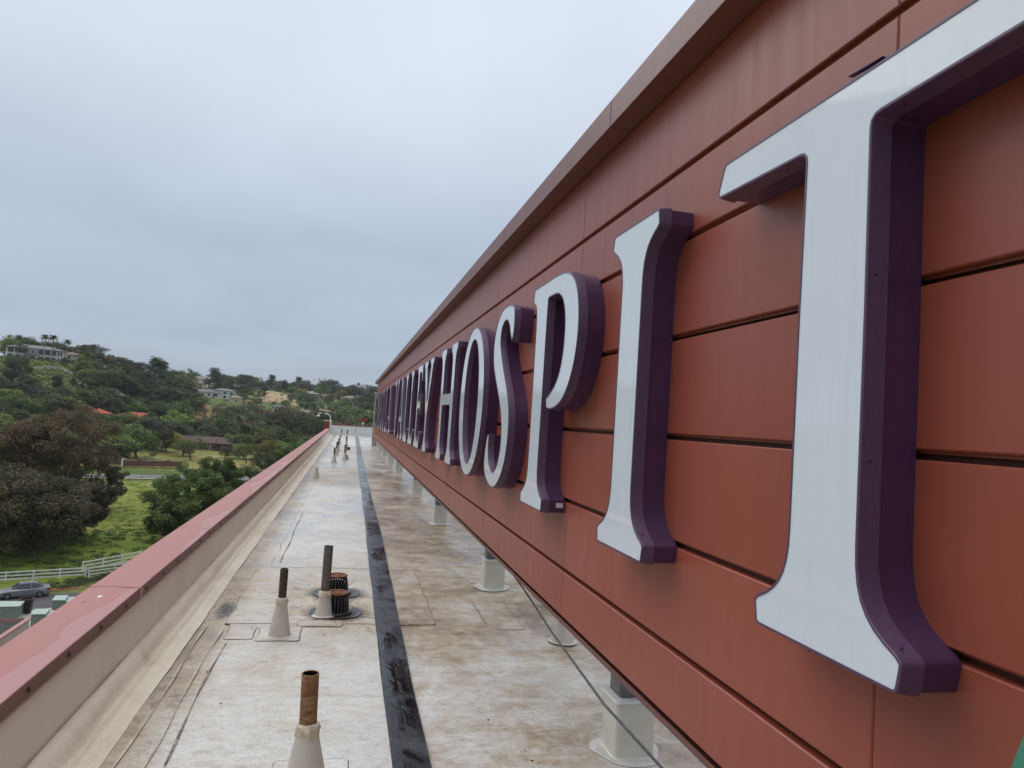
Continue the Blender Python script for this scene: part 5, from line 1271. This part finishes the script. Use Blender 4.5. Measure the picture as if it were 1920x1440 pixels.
house('tiny white outbuilding beyond the roof end', 656, 372, 3.0, 3, 3.6, .8, M_WL_W, M_RT_GREY, [(0, .8, 1.0, 1.2)], dz=-.5)
house('pale house glimpsed behind the big brown trees', 200, 262, 9, 7, 2.8, 1.4, M_WL_T, M_RT_TAN, [(-2, .7, 1.6, 1.2), (2, .7, 1.6, 1.2)])
x, y = polar(280, 272); make_car('blue-grey car parked by the ranch house', (x, y, gz(x, y) + .15), 2.6, M_CARB, 1.0)
x, y = polar(303, 274); make_car('white pickup parked by the ranch house', (x, y, gz(x, y) + .15), 3.2, M_WHITE, 1.05, True)

# white fences climbing the hillside
rail_fence('rail_fence', [polar(u, d) for u, d in ((58, 381), (80, 384), (104, 386), (131, 384))], 'white fence across the green slope below the mansion', 1.2, 3, .2, 3.5)
rail_fence('rail_fence', [polar(u, d) for u, d in ((150, 394), (168, 394), (185, 392))], 'white fence descending the slope right of the tall palms', 1.2, 2, .2, 3.5)
rail_fence('rail_fence', [polar(u, d) for u, d in ((208, 381), (232, 378), (258, 370), (275, 360))], 'left one of two parallel white fences on the hillside', 1.4, 3, .2, 3.2)
rail_fence('rail_fence', [polar(u, d) for u, d in ((218, 384), (244, 380), (268, 372), (285, 362))], 'right one of two parallel white fences on the hillside', 1.4, 3, .2, 3.2)
# utility poles on the far ridge
for k, (u, vt) in enumerate(((572, 711), (584, 710), (592, 709), (594.5, 709), (603, 708))):
    x, y = polar(u, 860); zt = z_at(u, vt, 860); g_ = gz(x, y)
    t = thing('utility_pole', ORD[k] + ' from the left of the thin poles on the far ridge', 'pole', (x, y, g_), 0, 'poles on the far ridge')
    MB().tube([(0, 0, -1), (0, 0, zt - g_)], .22, 6).build('pole', M_TRUNK, t); MB().box(-1.3, 1.3, -.12, .12, zt - g_ - 1.4, zt - g_ - 1.1).build('crossarm', M_TRUNK, t)

# ================================================================== TREES
def leaf_quads(rng, C, size, up=.35, asp=.55):
    """one rhombic leaf spray per centre C (n,3)"""
    n = len(C); nrm = rng.normal(size=(n, 3)); nrm[:, 2] = np.abs(nrm[:, 2]) + up; nrm /= np.linalg.norm(nrm, axis=1)[:, None]
    t = rng.normal(size=(n, 3)); t -= (t * nrm).sum(1)[:, None] * nrm; t /= np.linalg.norm(t, axis=1)[:, None]; b = np.cross(nrm, t)
    s = (size * rng.uniform(.55, 1.35, n))[:, None]
    V = np.stack([C - t * s * .5, C + b * s * asp * .5 + t * s * .08 + nrm * s * .08, C + t * s * .5, C - b * s * asp * .5 + t * s * .08 + nrm * s * .08], 1)
    return V.reshape(-1, 3)
def quads(n): return np.arange(n * 4, dtype=np.int32).reshape(-1, 4)
def lump(rng):
    k = rng.normal(size=(7, 3)) * 2.2; ph = rng.uniform(0, 6.28, 7)
    return lambda d: 1 + .11 * sum(np.sin(d @ k[i] + ph[i]) for i in range(7)) / 1.6
def crown_pts(rng, H, W, ncl, nleaf, base=.22, shape='round', rc=(.10, .20)):
    """clump centres and leaf centres"""
    lf = lump(rng); cl = []
    while len(cl) < ncl:
        d = rng.normal(size=3); d /= np.linalg.norm(d); r = rng.uniform(.25, 1) ** .45
        if shape == 'tall':
            z = rng.uniform(0, 1); w = .55 + .55 * math.sin(z * 2.6 + .3); a = rng.uniform(0, 6.28); q = math.sqrt(rng.uniform(.1, 1))
            p = np.array([math.cos(a) * q * w, math.sin(a) * q * w, z * 2 - 1]) * (.85 if z < .9 else .6)
        elif shape == 'cone':
            z = rng.uniform(0, 1) ** .8; a = rng.uniform(0, 6.28); q = math.sqrt(rng.uniform(.1, 1)) * (1.02 - z) ** .8
            p = np.array([math.cos(a) * q, math.sin(a) * q, z * 2 - 1])
        elif shape == 'flat':
            p = d * r; p[2] = p[2] * .9 + .25 * (1 - p[0] ** 2 - p[1] ** 2)
        else: p = d * r
        p = p * float(lf(d[None])[0])
        cl.append(p)
    cl = np.array(cl) * np.array([W / 2, W / 2, H * (1 - base) / 2]) * .86 + np.array([0, 0, H * (base + (1 - base) / 2)])
    rad = rng.uniform(rc[0], rc[1], ncl) * W
    wts = rad ** 2; wts /= wts.sum(); idx = rng.choice(ncl, nleaf, p=wts)
    d = rng.normal(size=(nleaf, 3)); d /= np.linalg.norm(d, axis=1)[:, None]
    r = rng.uniform(0, 1, nleaf) ** .38
    L = cl[idx] + d * (r * rad[idx])[:, None] * np.array([1, 1, .78])
    L[:, 2] = np.maximum(L[:, 2], H * base * .35)
    return cl, rad, L
def trunk_mb(rng, cl, H, W, base, r0, nb=9, n=7):
    mb = MB(); lean = rng.normal(size=2) * W * .03
    fork = np.array([lean[0], lean[1], H * max(.12, base * .9)])
    mb.tube([(0, 0, -.6), (lean[0] * .3, lean[1] * .3, fork[2] * .4), tuple(fork)], [r0 * 1.35, r0 * 1.0, r0 * .85], n)
    idx = rng.choice(len(cl), min(nb, len(cl)), replace=False)
    for i in idx:
        p = cl[i]; m = fork * .5 + p * .5 + np.array([0, 0, -.04 * H]) + rng.normal(size=3) * W * .03
        q1 = fork * .78 + m * .22 + np.array([0, 0, H * .01])
        mb.tube([tuple(fork - np.array([0, 0, r0 * .5])), tuple(q1), tuple(m), tuple(p)], [r0 * .55, r0 * .45, r0 * .30, r0 * .10], 5, False)
        for s in range(2):
            e_ = p + rng.normal(size=3) * W * .10; mb.tube([tuple(m), tuple((m + e_) / 2 + rng.normal(size=3) * W * .02), tuple(e_)], [r0 * .2, r0 * .14, r0 * .05], 4, False)
    return mb
def me_of(mb, name, mat, sm=True):
    me = bpy.data.meshes.new(name); me.from_pydata(mb.v, [], mb.f); me.materials.append(mat)
    if sm: me.polygons.foreach_set('use_smooth', np.ones(len(me.polygons), bool))
    return me
PROTO = {}
def proto(kind, var):
    key = (kind, var)
    if key in PROTO: return PROTO[key]
    rng = np.random.default_rng(abs(hash((var * 131 + sum(map(ord, kind)) * 7))) % 99991)
    H, W = 10.0, 9.0; parts = []
    if kind in ('broad', 'dark', 'light', 'grey', 'brown', 'yellow', 'weep'):
        mat = dict(broad=L_GREEN, dark=L_DARK, light=L_LIGHT, grey=L_GREY, brown=L_BROWN, yellow=L_YELL, weep=L_GREEN)[kind]
        cl, rad, L = crown_pts(rng, H, W, 46, 3400, .16)
        if kind == 'weep': L[:, 2] -= rng.uniform(0, 1, len(L)) ** 2 * 2.2 * (np.hypot(L[:, 0], L[:, 1]) / 4.5); L[:, 2] = np.maximum(L[:, 2], 1.2)
        parts = [('crown', mesh_arr('crown', leaf_quads(rng, L, .52), quads(len(L)), mat)), ('trunk', me_of(trunk_mb(rng, cl, H, W, .18, .26), 'trunk', M_TRUNK))]
    elif kind in ('euc', 'eucg'):
        H, W = 14.0, 8.0
        cl, rad, L = crown_pts(rng, H, W, 40, 3600, .14, 'tall', (.09, .19))
        parts = [('crown', mesh_arr('crown', leaf_quads(rng, L, .5, 0.0, .4), quads(len(L)), L_DARK if kind == 'euc' else L_GREY)), ('trunk', me_of(trunk_mb(rng, cl, H, W, .2, .3, 12), 'trunk', M_TRUNKP))]
    elif kind == 'pine':
        H, W = 12.0, 8.0
        cl, rad, L = crown_pts(rng, H, W, 44, 3400, .12, 'cone', (.09, .17))
        parts = [('crown', mesh_arr('crown', leaf_quads(rng, L, .45, .1, .4), quads(len(L)), L_DARK)), ('trunk', me_of(trunk_mb(rng, cl, H, W, .15, .25, 8), 'trunk', M_TRUNK))]
    elif kind in ('bare', 'bareg'):
        mb = MB(); tips = []
        def grow(p, d, L, r, dep):
            q = p + d * L * .5 + rng.normal(size=3) * L * .05; e_ = p + d * L + rng.normal(size=3) * L * .06
            mb.tube([tuple(p), tuple(q), tuple(e_)], [r, r * .85, r * .66], 5 if dep > 2 else 4, False)
            if dep == 0: tips.append(e_); return
            for k in range(3 if dep > 1 else 2):
                n_ = d + rng.normal(size=3) * .55; n_[2] = n_[2] * .75 + .18; n_ /= np.linalg.norm(n_); grow(e_, n_, L * rng.uniform(.62, .82), r * .62, dep - 1)
            if dep < 4: tips.append(e_)
        grow(np.array([0, 0, -.4]), np.array([0, 0, 1.0]), 2.6, .30, 5)
        tips = np.array(tips); k = 5 if kind == 'bareg' else 1
        L = np.repeat(tips, k, 0) + rng.normal(size=(len(tips) * k, 3)) * .40
        zt = tips[:, 2].max(); H = zt; W = 2 * np.percentile(np.hypot(tips[:, 0], tips[:, 1]), 92)
        parts = [('trunk', me_of(mb, 'trunk', M_TRUNK)), ('crown', mesh_arr('crown', leaf_quads(rng, L, .34), quads(len(L)), L_GREEN if kind == 'bareg' else L_GREY))]
    elif kind == 'palm':
        H, W = 10.0, 3.6; mb = MB(); mb.tube([(0, 0, -.4), (.1, 0, 3), (.05, .05, 6), (0, 0, 8.9)], [.16, .11, .10, .12], 7)
        V = []; nfr = 26
        for k in range(nfr):
            a = 2.4 * k; el = .95 - 1.7 * (k / nfr); Lf = rng.uniform(1.6, 2.1); c_, s_ = math.cos(a), math.sin(a); p = np.array([0, 0, 9.0]); prev = None
            for i in range(6):
                f = i / 5; r = Lf * f; z = 9.0 + math.sin(el) * r - .55 * f * f * Lf * .6; rr = math.cos(el) * r * (1 - .12 * f); w = .30 * math.sin(math.pi * min(1, .15 + f * .8))
                e1 = np.array([c_ * rr - s_ * w, s_ * rr + c_ * w, z - .10]); e2 = np.array([c_ * rr + s_ * w, s_ * rr - c_ * w, z - .10]); m = np.array([c_ * rr, s_ * rr, z])
                if prev is not None: V += [prev[0], e1, m, prev[1]]; V += [prev[1], m, e2, prev[2]]
                prev = (e1, m, e2)
        V = np.array(V); parts = [('trunk', me_of(mb, 'trunk', M_TRUNKP)), ('crown', mesh_arr('crown', V, quads(len(V) // 4), L_PALM))]
    elif kind == 'cypress':
        H, W = 10.0, 3.2; cl, rad, L = crown_pts(rng, H, W, 40, 2200, .04, 'tall', (.16, .3))
        parts = [('crown', mesh_arr('crown', leaf_quads(rng, L, .42), quads(len(L)), L_DARK)), ('trunk', me_of(trunk_mb(rng, cl, H, W, .1, .18, 3), 'trunk', M_TRUNK))]
    PROTO[key] = (parts, H, W); return PROTO[key]
NAMES = dict(broad='broadleaf_tree', dark='broadleaf_tree', light='broadleaf_tree', grey='broadleaf_tree', brown='broadleaf_tree', yellow='broadleaf_tree', weep='willow_tree', euc='eucalyptus_tree', eucg='eucalyptus_tree', pine='pine_tree', bare='bare_tree', bareg='bare_tree', palm='palm_tree', cypress='cypress_tree')
DESC = dict(broad='green rounded', dark='dark green', light='bright green', grey='grey-green', brown='brownish', yellow='yellow-green', weep='drooping green', euc='tall dark eucalyptus', eucg='grey eucalyptus', pine='dark pine', bare='bare-branched', bareg='sparse open-branched', palm='palm', cypress='slim dark')
tree_id = [0]
def tree(kind, u, vtop, dist, wpx, label, group=None, var=None):
    x, y = polar(u, dist); g_ = gz(x, y); h = max(2.0, z_at(u, vtop, dist) - g_) if vtop > 0 else -vtop; w = (1.0 if kind in ('palm', 'cypress') else 1.42) * wpx * dist / FPX; w = min(w, 1.25 * h) if kind != 'palm' else min(w, .45 * h)
    tree_id[0] += 1
    parts, H, W = proto(kind, tree_id[0] % 3 if var is None else var)
    t = thing(NAMES[kind], label, 'tree', (x, y, g_ - .1), random.uniform(0, 6.28), group)
    t.scale = (w / W, w / W, h / H)
    for nm, me in parts: link(nm, me, t)
    return t
def row(group, where, items):
    """items: (kind, u, vtop, dist, wpx); labelled by look and by the order from the left"""
    cnt = {}
    for k, u, v, d, w in sorted(items, key=lambda q: q[1]):
        c = cnt.get(k, 0); cnt[k] = c + 1; tot = sum(1 for q in items if q[0] == k)
        nm = DESC[k] + ('' if 'eucalyptus' in DESC[k] or 'palm' in DESC[k] or 'pine' in DESC[k] else ' tree')
        lab = (nm + ' ' + where) if tot == 1 else (nm + ' ' + where + ', ' + ORD[min(c, 29)] + ' from left')
        tree(k, u, v, d, w, lab, group)

def big_tree(name, label, x, y, h, w, ncl, nleaf, leaf, mat, seed, base=.12, shape='round', bark=M_TRUNK, rc=(.07, .15), group=None):
    rng = np.random.default_rng(seed); g_ = gz(x, y); cl, rad, L = crown_pts(rng, h, w, ncl, nleaf, base, shape, rc)
    t = thing(name, label, 'tree', (x, y, g_ - .1), 0, group)
    link('crown', mesh_arr('crown', leaf_quads(rng, L, leaf), quads(len(L)), mat), t)
    link('trunk', me_of(trunk_mb(rng, cl, h, w, base + .04, w * .022, 26, 8), 'trunk', bark), t)
    return t
def near(u, dist, vtop): x, y = polar(u, dist); return x, y, z_at(u, vtop, dist) - gz(x, y)
x, y, h = near(78, 110, 872); big_tree('broadleaf_tree', 'huge dark olive-brown tree directly behind the white fence, front one', x, y, h, 17, 210, 66000, .30, L_BROWN2, 5, .07, rc=(.045, .10))
x, y, h = near(168, 120, 886); big_tree('broadleaf_tree', 'dark rounded tree joined to the huge olive-brown one on its right', x, y, h, 11, 120, 32000, .30, L_BROWN2, 6, .06, rc=(.055, .11))
x, y, h = near(108, 146, 750); big_tree('broadleaf_tree', 'tall rust-brown tree rising behind the front dark tree', x, y, h, 21.5, 230, 66000, .34, L_BROWN, 8, .08, rc=(.045, .09), bark=M_TRUNKP)
x, y, h = near(26, 148, 778); big_tree('broadleaf_tree', 'broad brown tree at the left edge behind the front dark tree', x, y, h, 17, 160, 44000, .34, L_BROWN, 9, .08, rc=(.05, .10))
x, y, h = near(-40, 118, 850); big_tree('broadleaf_tree', 'dark tree cut by the left edge of the picture', x, y, h, 13, 90, 24000, .32, L_BROWN2, 10, .1)
x, y, h = near(222, 150, 872); big_tree('broadleaf_tree', 'small open brown tree at the right shoulder of the big trees', x, y, h, 6.5, 26, 5200, .36, L_BROWN2, 12, .12, rc=(.09, .16))
x, y, h = near(372, 128, 868); big_tree('broadleaf_tree', 'dense green tree beside the parapet, nearer of two', x, y, h, 13.5, 150, 46000, .30, L_NEAR, 14, .04, rc=(.045, .10))
x, y, h = near(425, 140, 846); big_tree('broadleaf_tree', 'dense green tree beside the parapet, farther of two', x, y, h, 11, 110, 30000, .31, L_NEAR, 15, .05, rc=(.05, .10))
x, y, h = near(345, 118, 925); big_tree('broadleaf_tree', 'low green tree at the foot of the dense pair by the parapet', x, y, h, 7.5, 50, 13000, .34, L_NEAR, 16, .03, rc=(.08, .15))

row('trees around the lawn', 'by the ranch lawn', [
    ('light', 228, 812, 236, 46), ('grey', 225, 822, 233, 50), ('weep', 266, 792, 246, 56), ('broad', 205, 815, 250, 40), ('grey', 297, 782, 268, 46), ('yellow', 318, 800, 272, 36), ('bareg', 296, 846, 243, 20),
    ('bareg', 366, 820, 250, 78), ('bareg', 470, 828, 250, 72), ('light', 352, 818, 262, 44), ('light', 464, 828, 262, 46), ('dark', 330, 785, 292, 50), ('light', 318, 782, 296, 34), ('broad', 500, 845, 225, 50), ('light', 540, 830, 240, 60), ('broad', 570, 822, 236, 50), ('yellow', 515, 826, 240, 40), ('broad', 590, 812, 270, 46), ('broad', 480, 868, 200, 46), ('grey', 432, 836, 262, 30)])
row('trees behind the ranch house', 'behind the ranch house', [
    ('dark', 346, 790, 306, 52), ('dark', 372, 780, 318, 56), ('dark', 398, 792, 305, 54), ('broad', 420, 776, 322, 58), ('dark', 440, 768, 340, 56), ('broad', 462, 790, 300, 50), ('palm', 450, 776, 292, 26), ('dark', 478, 770, 330, 54), ('brown', 490, 762, 345, 50), ('broad', 505, 788, 300, 50), ('light', 502, 806, 282, 40), ('dark', 360, 805, 296, 50), ('dark', 415, 802, 296, 50),
    ('broad', 388, 808, 292, 40), ('broad', 526, 800, 290, 46), ('brown', 470, 778, 318, 46), ('broad', 452, 810, 285, 44), ('bare', 356, 752, 392, 30), ('bare', 388, 762, 388, 24), ('bare', 398, 758, 392, 26), ('bare', 420, 752, 398, 26), ('bare', 375, 756, 420, 26), ('broad', 432, 756, 380, 50), ('broad', 460, 752, 395, 50), ('dark', 405, 778, 345, 50), ('broad', 368, 790, 330, 46)])
row('dark eucalyptus grove', 'behind the far parapet end', [
    ('euc', 522, 762, 330, 44), ('euc', 545, 764, 322, 46), ('euc', 566, 768, 316, 46), ('brown', 556, 760, 345, 50), ('euc', 588, 772, 312, 44), ('brown', 535, 760, 350, 46), ('dark', 604, 782, 318, 44), ('broad', 610, 768, 380, 44), ('broad', 590, 764, 400, 50), ('brown', 640, 782, 350, 44), ('broad', 628, 772, 390, 40), ('dark', 622, 790, 330, 40), ('euc', 578, 780, 300, 40),
    ('broad', 690, 772, 345, 44), ('dark', 676, 790, 330, 44), ('broad', 705, 766, 372, 46), ('dark', 650, 796, 325, 40), ('broad', 640, 764, 430, 46), ('broad', 700, 786, 320, 44), ('dark', 720, 770, 340, 44), ('brown', 655, 778, 395, 30)])
row('trees on the mansion hill', 'below the mansion', [
    ('dark', 38, 666, 384, 40), ('grey', 30, 682, 372, 46), ('dark', 10, 692, 366, 44), ('dark', 50, 684, 376, 34), ('grey', 0, 702, 352, 50), ('cypress', 107, 695, 352, 20), ('dark', 66, 716, 345, 46), ('dark', 20, 690, 360, 50), ('grey', 45, 700, 356, 44), ('dark', 5, 712, 345, 50), ('grey', 36, 715, 345, 46), ('dark', 58, 705, 352, 36), ('grey', 78, 722, 338, 44), ('dark', 95, 735, 330, 40), ('dark', 118, 668, 396, 22), ('light', 152, 672, 392, 22), ('light', 157, 690, 384, 20), ('palm', 135, 706, 338, 26), ('palm', 152, 716, 334, 24), ('palm', 142, 712, 344, 24),
    ('broad', 20, 742, 318, 60), ('broad', 60, 745, 316, 60), ('light', 98, 738, 322, 44), ('dark', 85, 728, 332, 44), ('broad', 4, 772, 285, 60), ('light', 12, 776, 270, 50), ('broad', 40, 765, 300, 60), ('broad', 120, 762, 305, 50), ('dark', 195, 722, 352, 44), ('broad', 188, 735, 340, 44), ('grey', 160, 760, 310, 40), ('broad', 140, 770, 296, 44)])
row('trees on the ridge', 'on the mansion ridge', [
    ('broad', 14, 632, 430, 46), ('broad', 36, 627, 440, 50), ('broad', 50, 634, 436, 30), ('light', 2, 644, 425, 36), ('palm', 25, 625, 402, 20), ('palm', 74, 624, 401, 20), ('palm', 90, 625, 401, 20), ('dark', 84, 637, 430, 18), ('dark', 100, 637, 432, 24), ('palm', 41, 631, 428, 14), ('palm', 79, 637, 428, 12), ('palm', 117, 634, 416, 18), ('dark', 108, 641, 428, 22), ('palm', 132, 652, 408, 20), ('dark', 134, 643, 432, 20), ('eucg', 158, 636, 430, 32), ('euc', 174, 643, 420, 34), ('euc', 165, 652, 412, 30), ('brown', 186, 660, 428, 30), ('broad', 146, 654, 424, 28), ('eucg', 205, 662, 450, 30), ('broad', 216, 664, 455, 30), ('grey', 195, 668, 440, 34), ('eucg', 236, 668, 460, 26), ('eucg', 250, 670, 462, 26), ('broad', 226, 674, 450, 30)])
row('trees on the middle slope', 'on the wooded middle slope', [
    ('euc', 262, 672, 430, 28), ('pine', 285, 667, 440, 50), ('euc', 270, 690, 420, 30), ('pine', 300, 676, 445, 40), ('dark', 312, 690, 430, 40), ('euc', 222, 698, 398, 44), ('euc', 240, 706, 392, 40), ('broad', 200, 690, 410, 40), ('dark', 180, 690, 408, 40), ('euc', 172, 668, 402, 26), ('cypress', 245, 712, 396, 26), ('broad', 252, 715, 398, 24), ('euc', 318, 716, 378, 60), ('euc', 300, 722, 368, 50), ('euc', 340, 722, 380, 40), ('dark', 330, 700, 420, 50), ('broad', 325, 690, 470, 30), ('broad', 340, 690, 520, 30), ('brown', 345, 705, 430, 44), ('dark', 290, 738, 372, 30), ('broad', 198, 742, 345, 26), ('dark', 217, 760, 314, 16), ('broad', 176, 780, 292, 40), ('broad', 205, 787, 285, 44), ('light', 232, 790, 276, 40), ('broad', 262, 786, 284, 40), ('broad', 294, 778, 292, 36), ('dark', 245, 796, 268, 36), ('broad', 185, 792, 262, 40), ('dark', 285, 710, 410, 44), ('brown', 208, 706, 394, 26), ('euc', 190, 676, 390, 24), ('dark', 178, 700, 388, 26), ('broad', 196, 712, 384, 22), ('dark', 236, 700, 405, 26), ('euc', 252, 690, 412, 22), ('broad', 230, 722, 402, 30), ('dark', 212, 690, 420, 34), ('broad', 338, 748, 350, 40), ('light', 335, 770, 318, 40), ('dark', 355, 728, 395, 40), ('grey', 235, 795, 262, 34), ('broad', 186, 775, 296, 30), ('broad', 202, 776, 296, 26), ('broad', 240, 778, 294, 34), ('broad', 268, 776, 297, 30), ('dark', 288, 768, 300, 24), ('broad', 225, 772, 297, 22), ('broad', 178, 770, 297, 20), ('light', 250, 774, 293, 22), ('broad', 278, 773, 296, 20)])
rr_ = random.Random(33); items = []
for k in range(78):
    u = rr_.uniform(-10, 345); d = rr_.uniform(292, 425)
    if (55 < u < 150 and d > 352) or (200 < u < 290 and 350 < d < 388) or (175 < u < 290 and 296 < d < 325): continue
    h = rr_.uniform(6.0, 11.0); items.append((rr_.choice(['broad', 'dark', 'broad', 'grey', 'light', 'dark', 'euc']), u, -h, d, h * 1.05 * FPX / d / 1.28))
row('trees scattered over the left hillside', 'scattered on the left hillside', items)
rr_ = random.Random(21)
sky_u = [345, 380, 400, 430, 470, 500, 520, 560, 585, 620, 650, 690, 730]; sky_v = [702, 708, 700, 706, 704, 712, 714, 712, 720, 714, 722, 724, 726]
items = [('pine', 398, 691, 560, 52), ('dark', 418, 699, 640, 28), ('eucg', 452, 697, 720, 22), ('eucg', 462, 699, 730, 24), ('pine', 505, 702, 700, 40), ('pine', 555, 705, 800, 24), ('dark', 565, 710, 800, 24), ('dark', 610, 708, 820, 34), ('dark', 622, 712, 820, 34), ('palm', 668, 716, 800, 10), ('palm', 353, 692, 640, 12), ('dark', 357, 695, 650, 16), ('dark', 367, 699, 660, 20), ('broad', 346, 697, 600, 20)]
u = 372
while u < 725:
    v = float(np.interp(u, sky_u, sky_v)) + rr_.uniform(-4, 5)
    items.append((rr_.choice(['dark', 'dark', 'broad', 'grey', 'euc']), u, v, rr_.uniform(730, 860), rr_.uniform(18, 34))); u += rr_.uniform(6, 11)
row('trees along the far ridge', 'on the far ridge', items)
items = [('dark', 432, 716, 585, 36), ('dark', 460, 715, 580, 44), ('dark', 438, 728, 560, 30), ('broad', 452, 735, 545, 30), ('dark', 495, 722, 650, 26), ('broad', 480, 745, 520, 40), ('dark', 488, 730, 590, 22), ('broad', 470, 752, 480, 40), ('broad', 565, 734, 590, 44), ('broad', 545, 738, 600, 30), ('broad', 583, 738, 580, 34), ('broad', 535, 748, 520, 36), ('palm', 598, 738, 600, 18), ('palm', 606, 733, 610, 18), ('yellow', 614, 738, 620, 24), ('palm', 620, 736, 610, 16), ('broad', 640, 748, 560, 36), ('broad', 655, 744, 570, 36), ('dark', 672, 738, 620, 36), ('dark', 690, 734, 640, 40), ('dark', 708, 735, 630, 40), ('broad', 625, 755, 520, 30), ('broad', 700, 752, 560, 36), ('dark', 683, 752, 560, 34), ('brown', 372, 725, 560, 30), ('dark', 352, 730, 520, 36), ('yellow', 562, 726, 690, 20), ('broad', 600, 722, 740, 30), ('yellow', 635, 730, 690, 26), ('broad', 545, 722, 740, 30), ('broad', 520, 728, 700, 26), ('light', 648, 757, 520, 30), ('broad', 668, 760, 500, 34), ('broad', 512, 752, 540, 26), ('dark', 400, 722, 590, 36), ('dark', 384, 726, 570, 30), ('bareg', 445, 738, 510, 24), ('broad', 572, 750, 510, 40), ('broad', 594, 752, 505, 26), ('palm', 611, 748, 560, 14), ('palm', 600, 750, 555, 14), ('dark', 720, 745, 560, 40)]
row('trees on the far slope', 'among the far hillside houses', items)

# low shrubs planted in rows on the mansion slope, brush on the other slopes, hedge and meadow growth
def brush(name, label, pts, size, n_each, leaf, mat, flat=.6):
    rng = np.random.default_rng(len(pts)); C = []
    for (x, y, r) in pts:
        d = rng.normal(size=(n_each, 3)); d /= np.linalg.norm(d, axis=1)[:, None]; d[:, 2] = np.abs(d[:, 2]) * flat
        C.append(np.array([x, y, gz(x, y)]) + d * (rng.uniform(.3, 1, n_each) ** .5)[:, None] * r)
    C = np.concatenate(C); return tag(link(name, mesh_arr(name, leaf_quads(rng, C, leaf), quads(len(C)), mat)), label, None, None, 'stuff')
rr_ = random.Random(5); pts = []
for d in np.arange(322, 400, 3.4):
    u = -20
    while u < 190: u += rr_.uniform(4, 9); q = polar(u, d + rr_.uniform(-1, 1) + 6 * math.sin(u * .03)); pts.append((q[0], q[1], rr_.uniform(.5, 1.1)))
brush('hillside_shrubs', 'rows of low green shrubs on the mansion slope', pts, 1, 34, .55, L_GREEN)
pts = []
for k in range(900):
    u = rr_.uniform(170, 740); d = rr_.uniform(320, 860); q = polar(u, d)
    if 345 < u < 455 and 380 < d < 475: continue
    pts.append((q[0], q[1], rr_.uniform(.8, 2.4)))
brush('hillside_brush', 'scattered green brush on the distant slopes', pts, 1, 40, .8, L_DARK)
pts = []
for k in range(260):
    s = rr_.uniform(-20, 26); q = kp(s, rr_.uniform(.6, 3.0)); pts.append((q[0], q[1], rr_.uniform(.5, .85)))
brush('hedge', 'low green hedge between the red kerb and the white fence', pts, 1, 90, .18, L_DARK)
pts = []
for k in range(420):
    u = rr_.uniform(-60, 420); d = 97 + 30 * rr_.random() ** 2; q = polar(u, d); pts.append((q[0], q[1], rr_.uniform(.3, 1.0)))
brush('meadow_growth', 'rank green undergrowth behind the white fence', pts, 1, 80, .24, L_GREEN)
pts = []
for k in range(900):
    u = rr_.uniform(120, 460); d = rr_.uniform(100, 203); q = polar(u, d); pts.append((q[0], q[1], rr_.uniform(.3, .9)))
brush('meadow_tufts', 'loose grass tufts across the meadow', pts, 1, 26, .30, L_LIGHT, .3)
pts = []
for k in range(70):
    u = rr_.uniform(242, 350); q = polar(u, rr_.uniform(224, 227.4)); pts.append((q[0], q[1], rr_.uniform(.25, .55)))
brush('verge_shrubs', 'dry low shrubs along the foot of the brick wall', pts, 1, 50, .25, L_YELL)

# ================================================================== HAZE
hb = MB().box(-4700, 4700, -4700, 4700, -36, 48)
hm = bpy.data.materials.new('haze_air'); hm.use_nodes = True; ht = hm.node_tree; ht.nodes.clear()
ho = N(ht, 'ShaderNodeOutputMaterial'); hv = N(ht, 'ShaderNodeVolumePrincipled')
hv.inputs['Color'].default_value = (.80, .86, .96, 1); hv.inputs['Density'].default_value = .00010; hv.inputs['Anisotropy'].default_value = .2
ht.links.new(hv.outputs[0], ho.inputs['Volume'])
tag(hb.build('haze', hm), 'thin pale haze in the air', None, None, 'stuff')
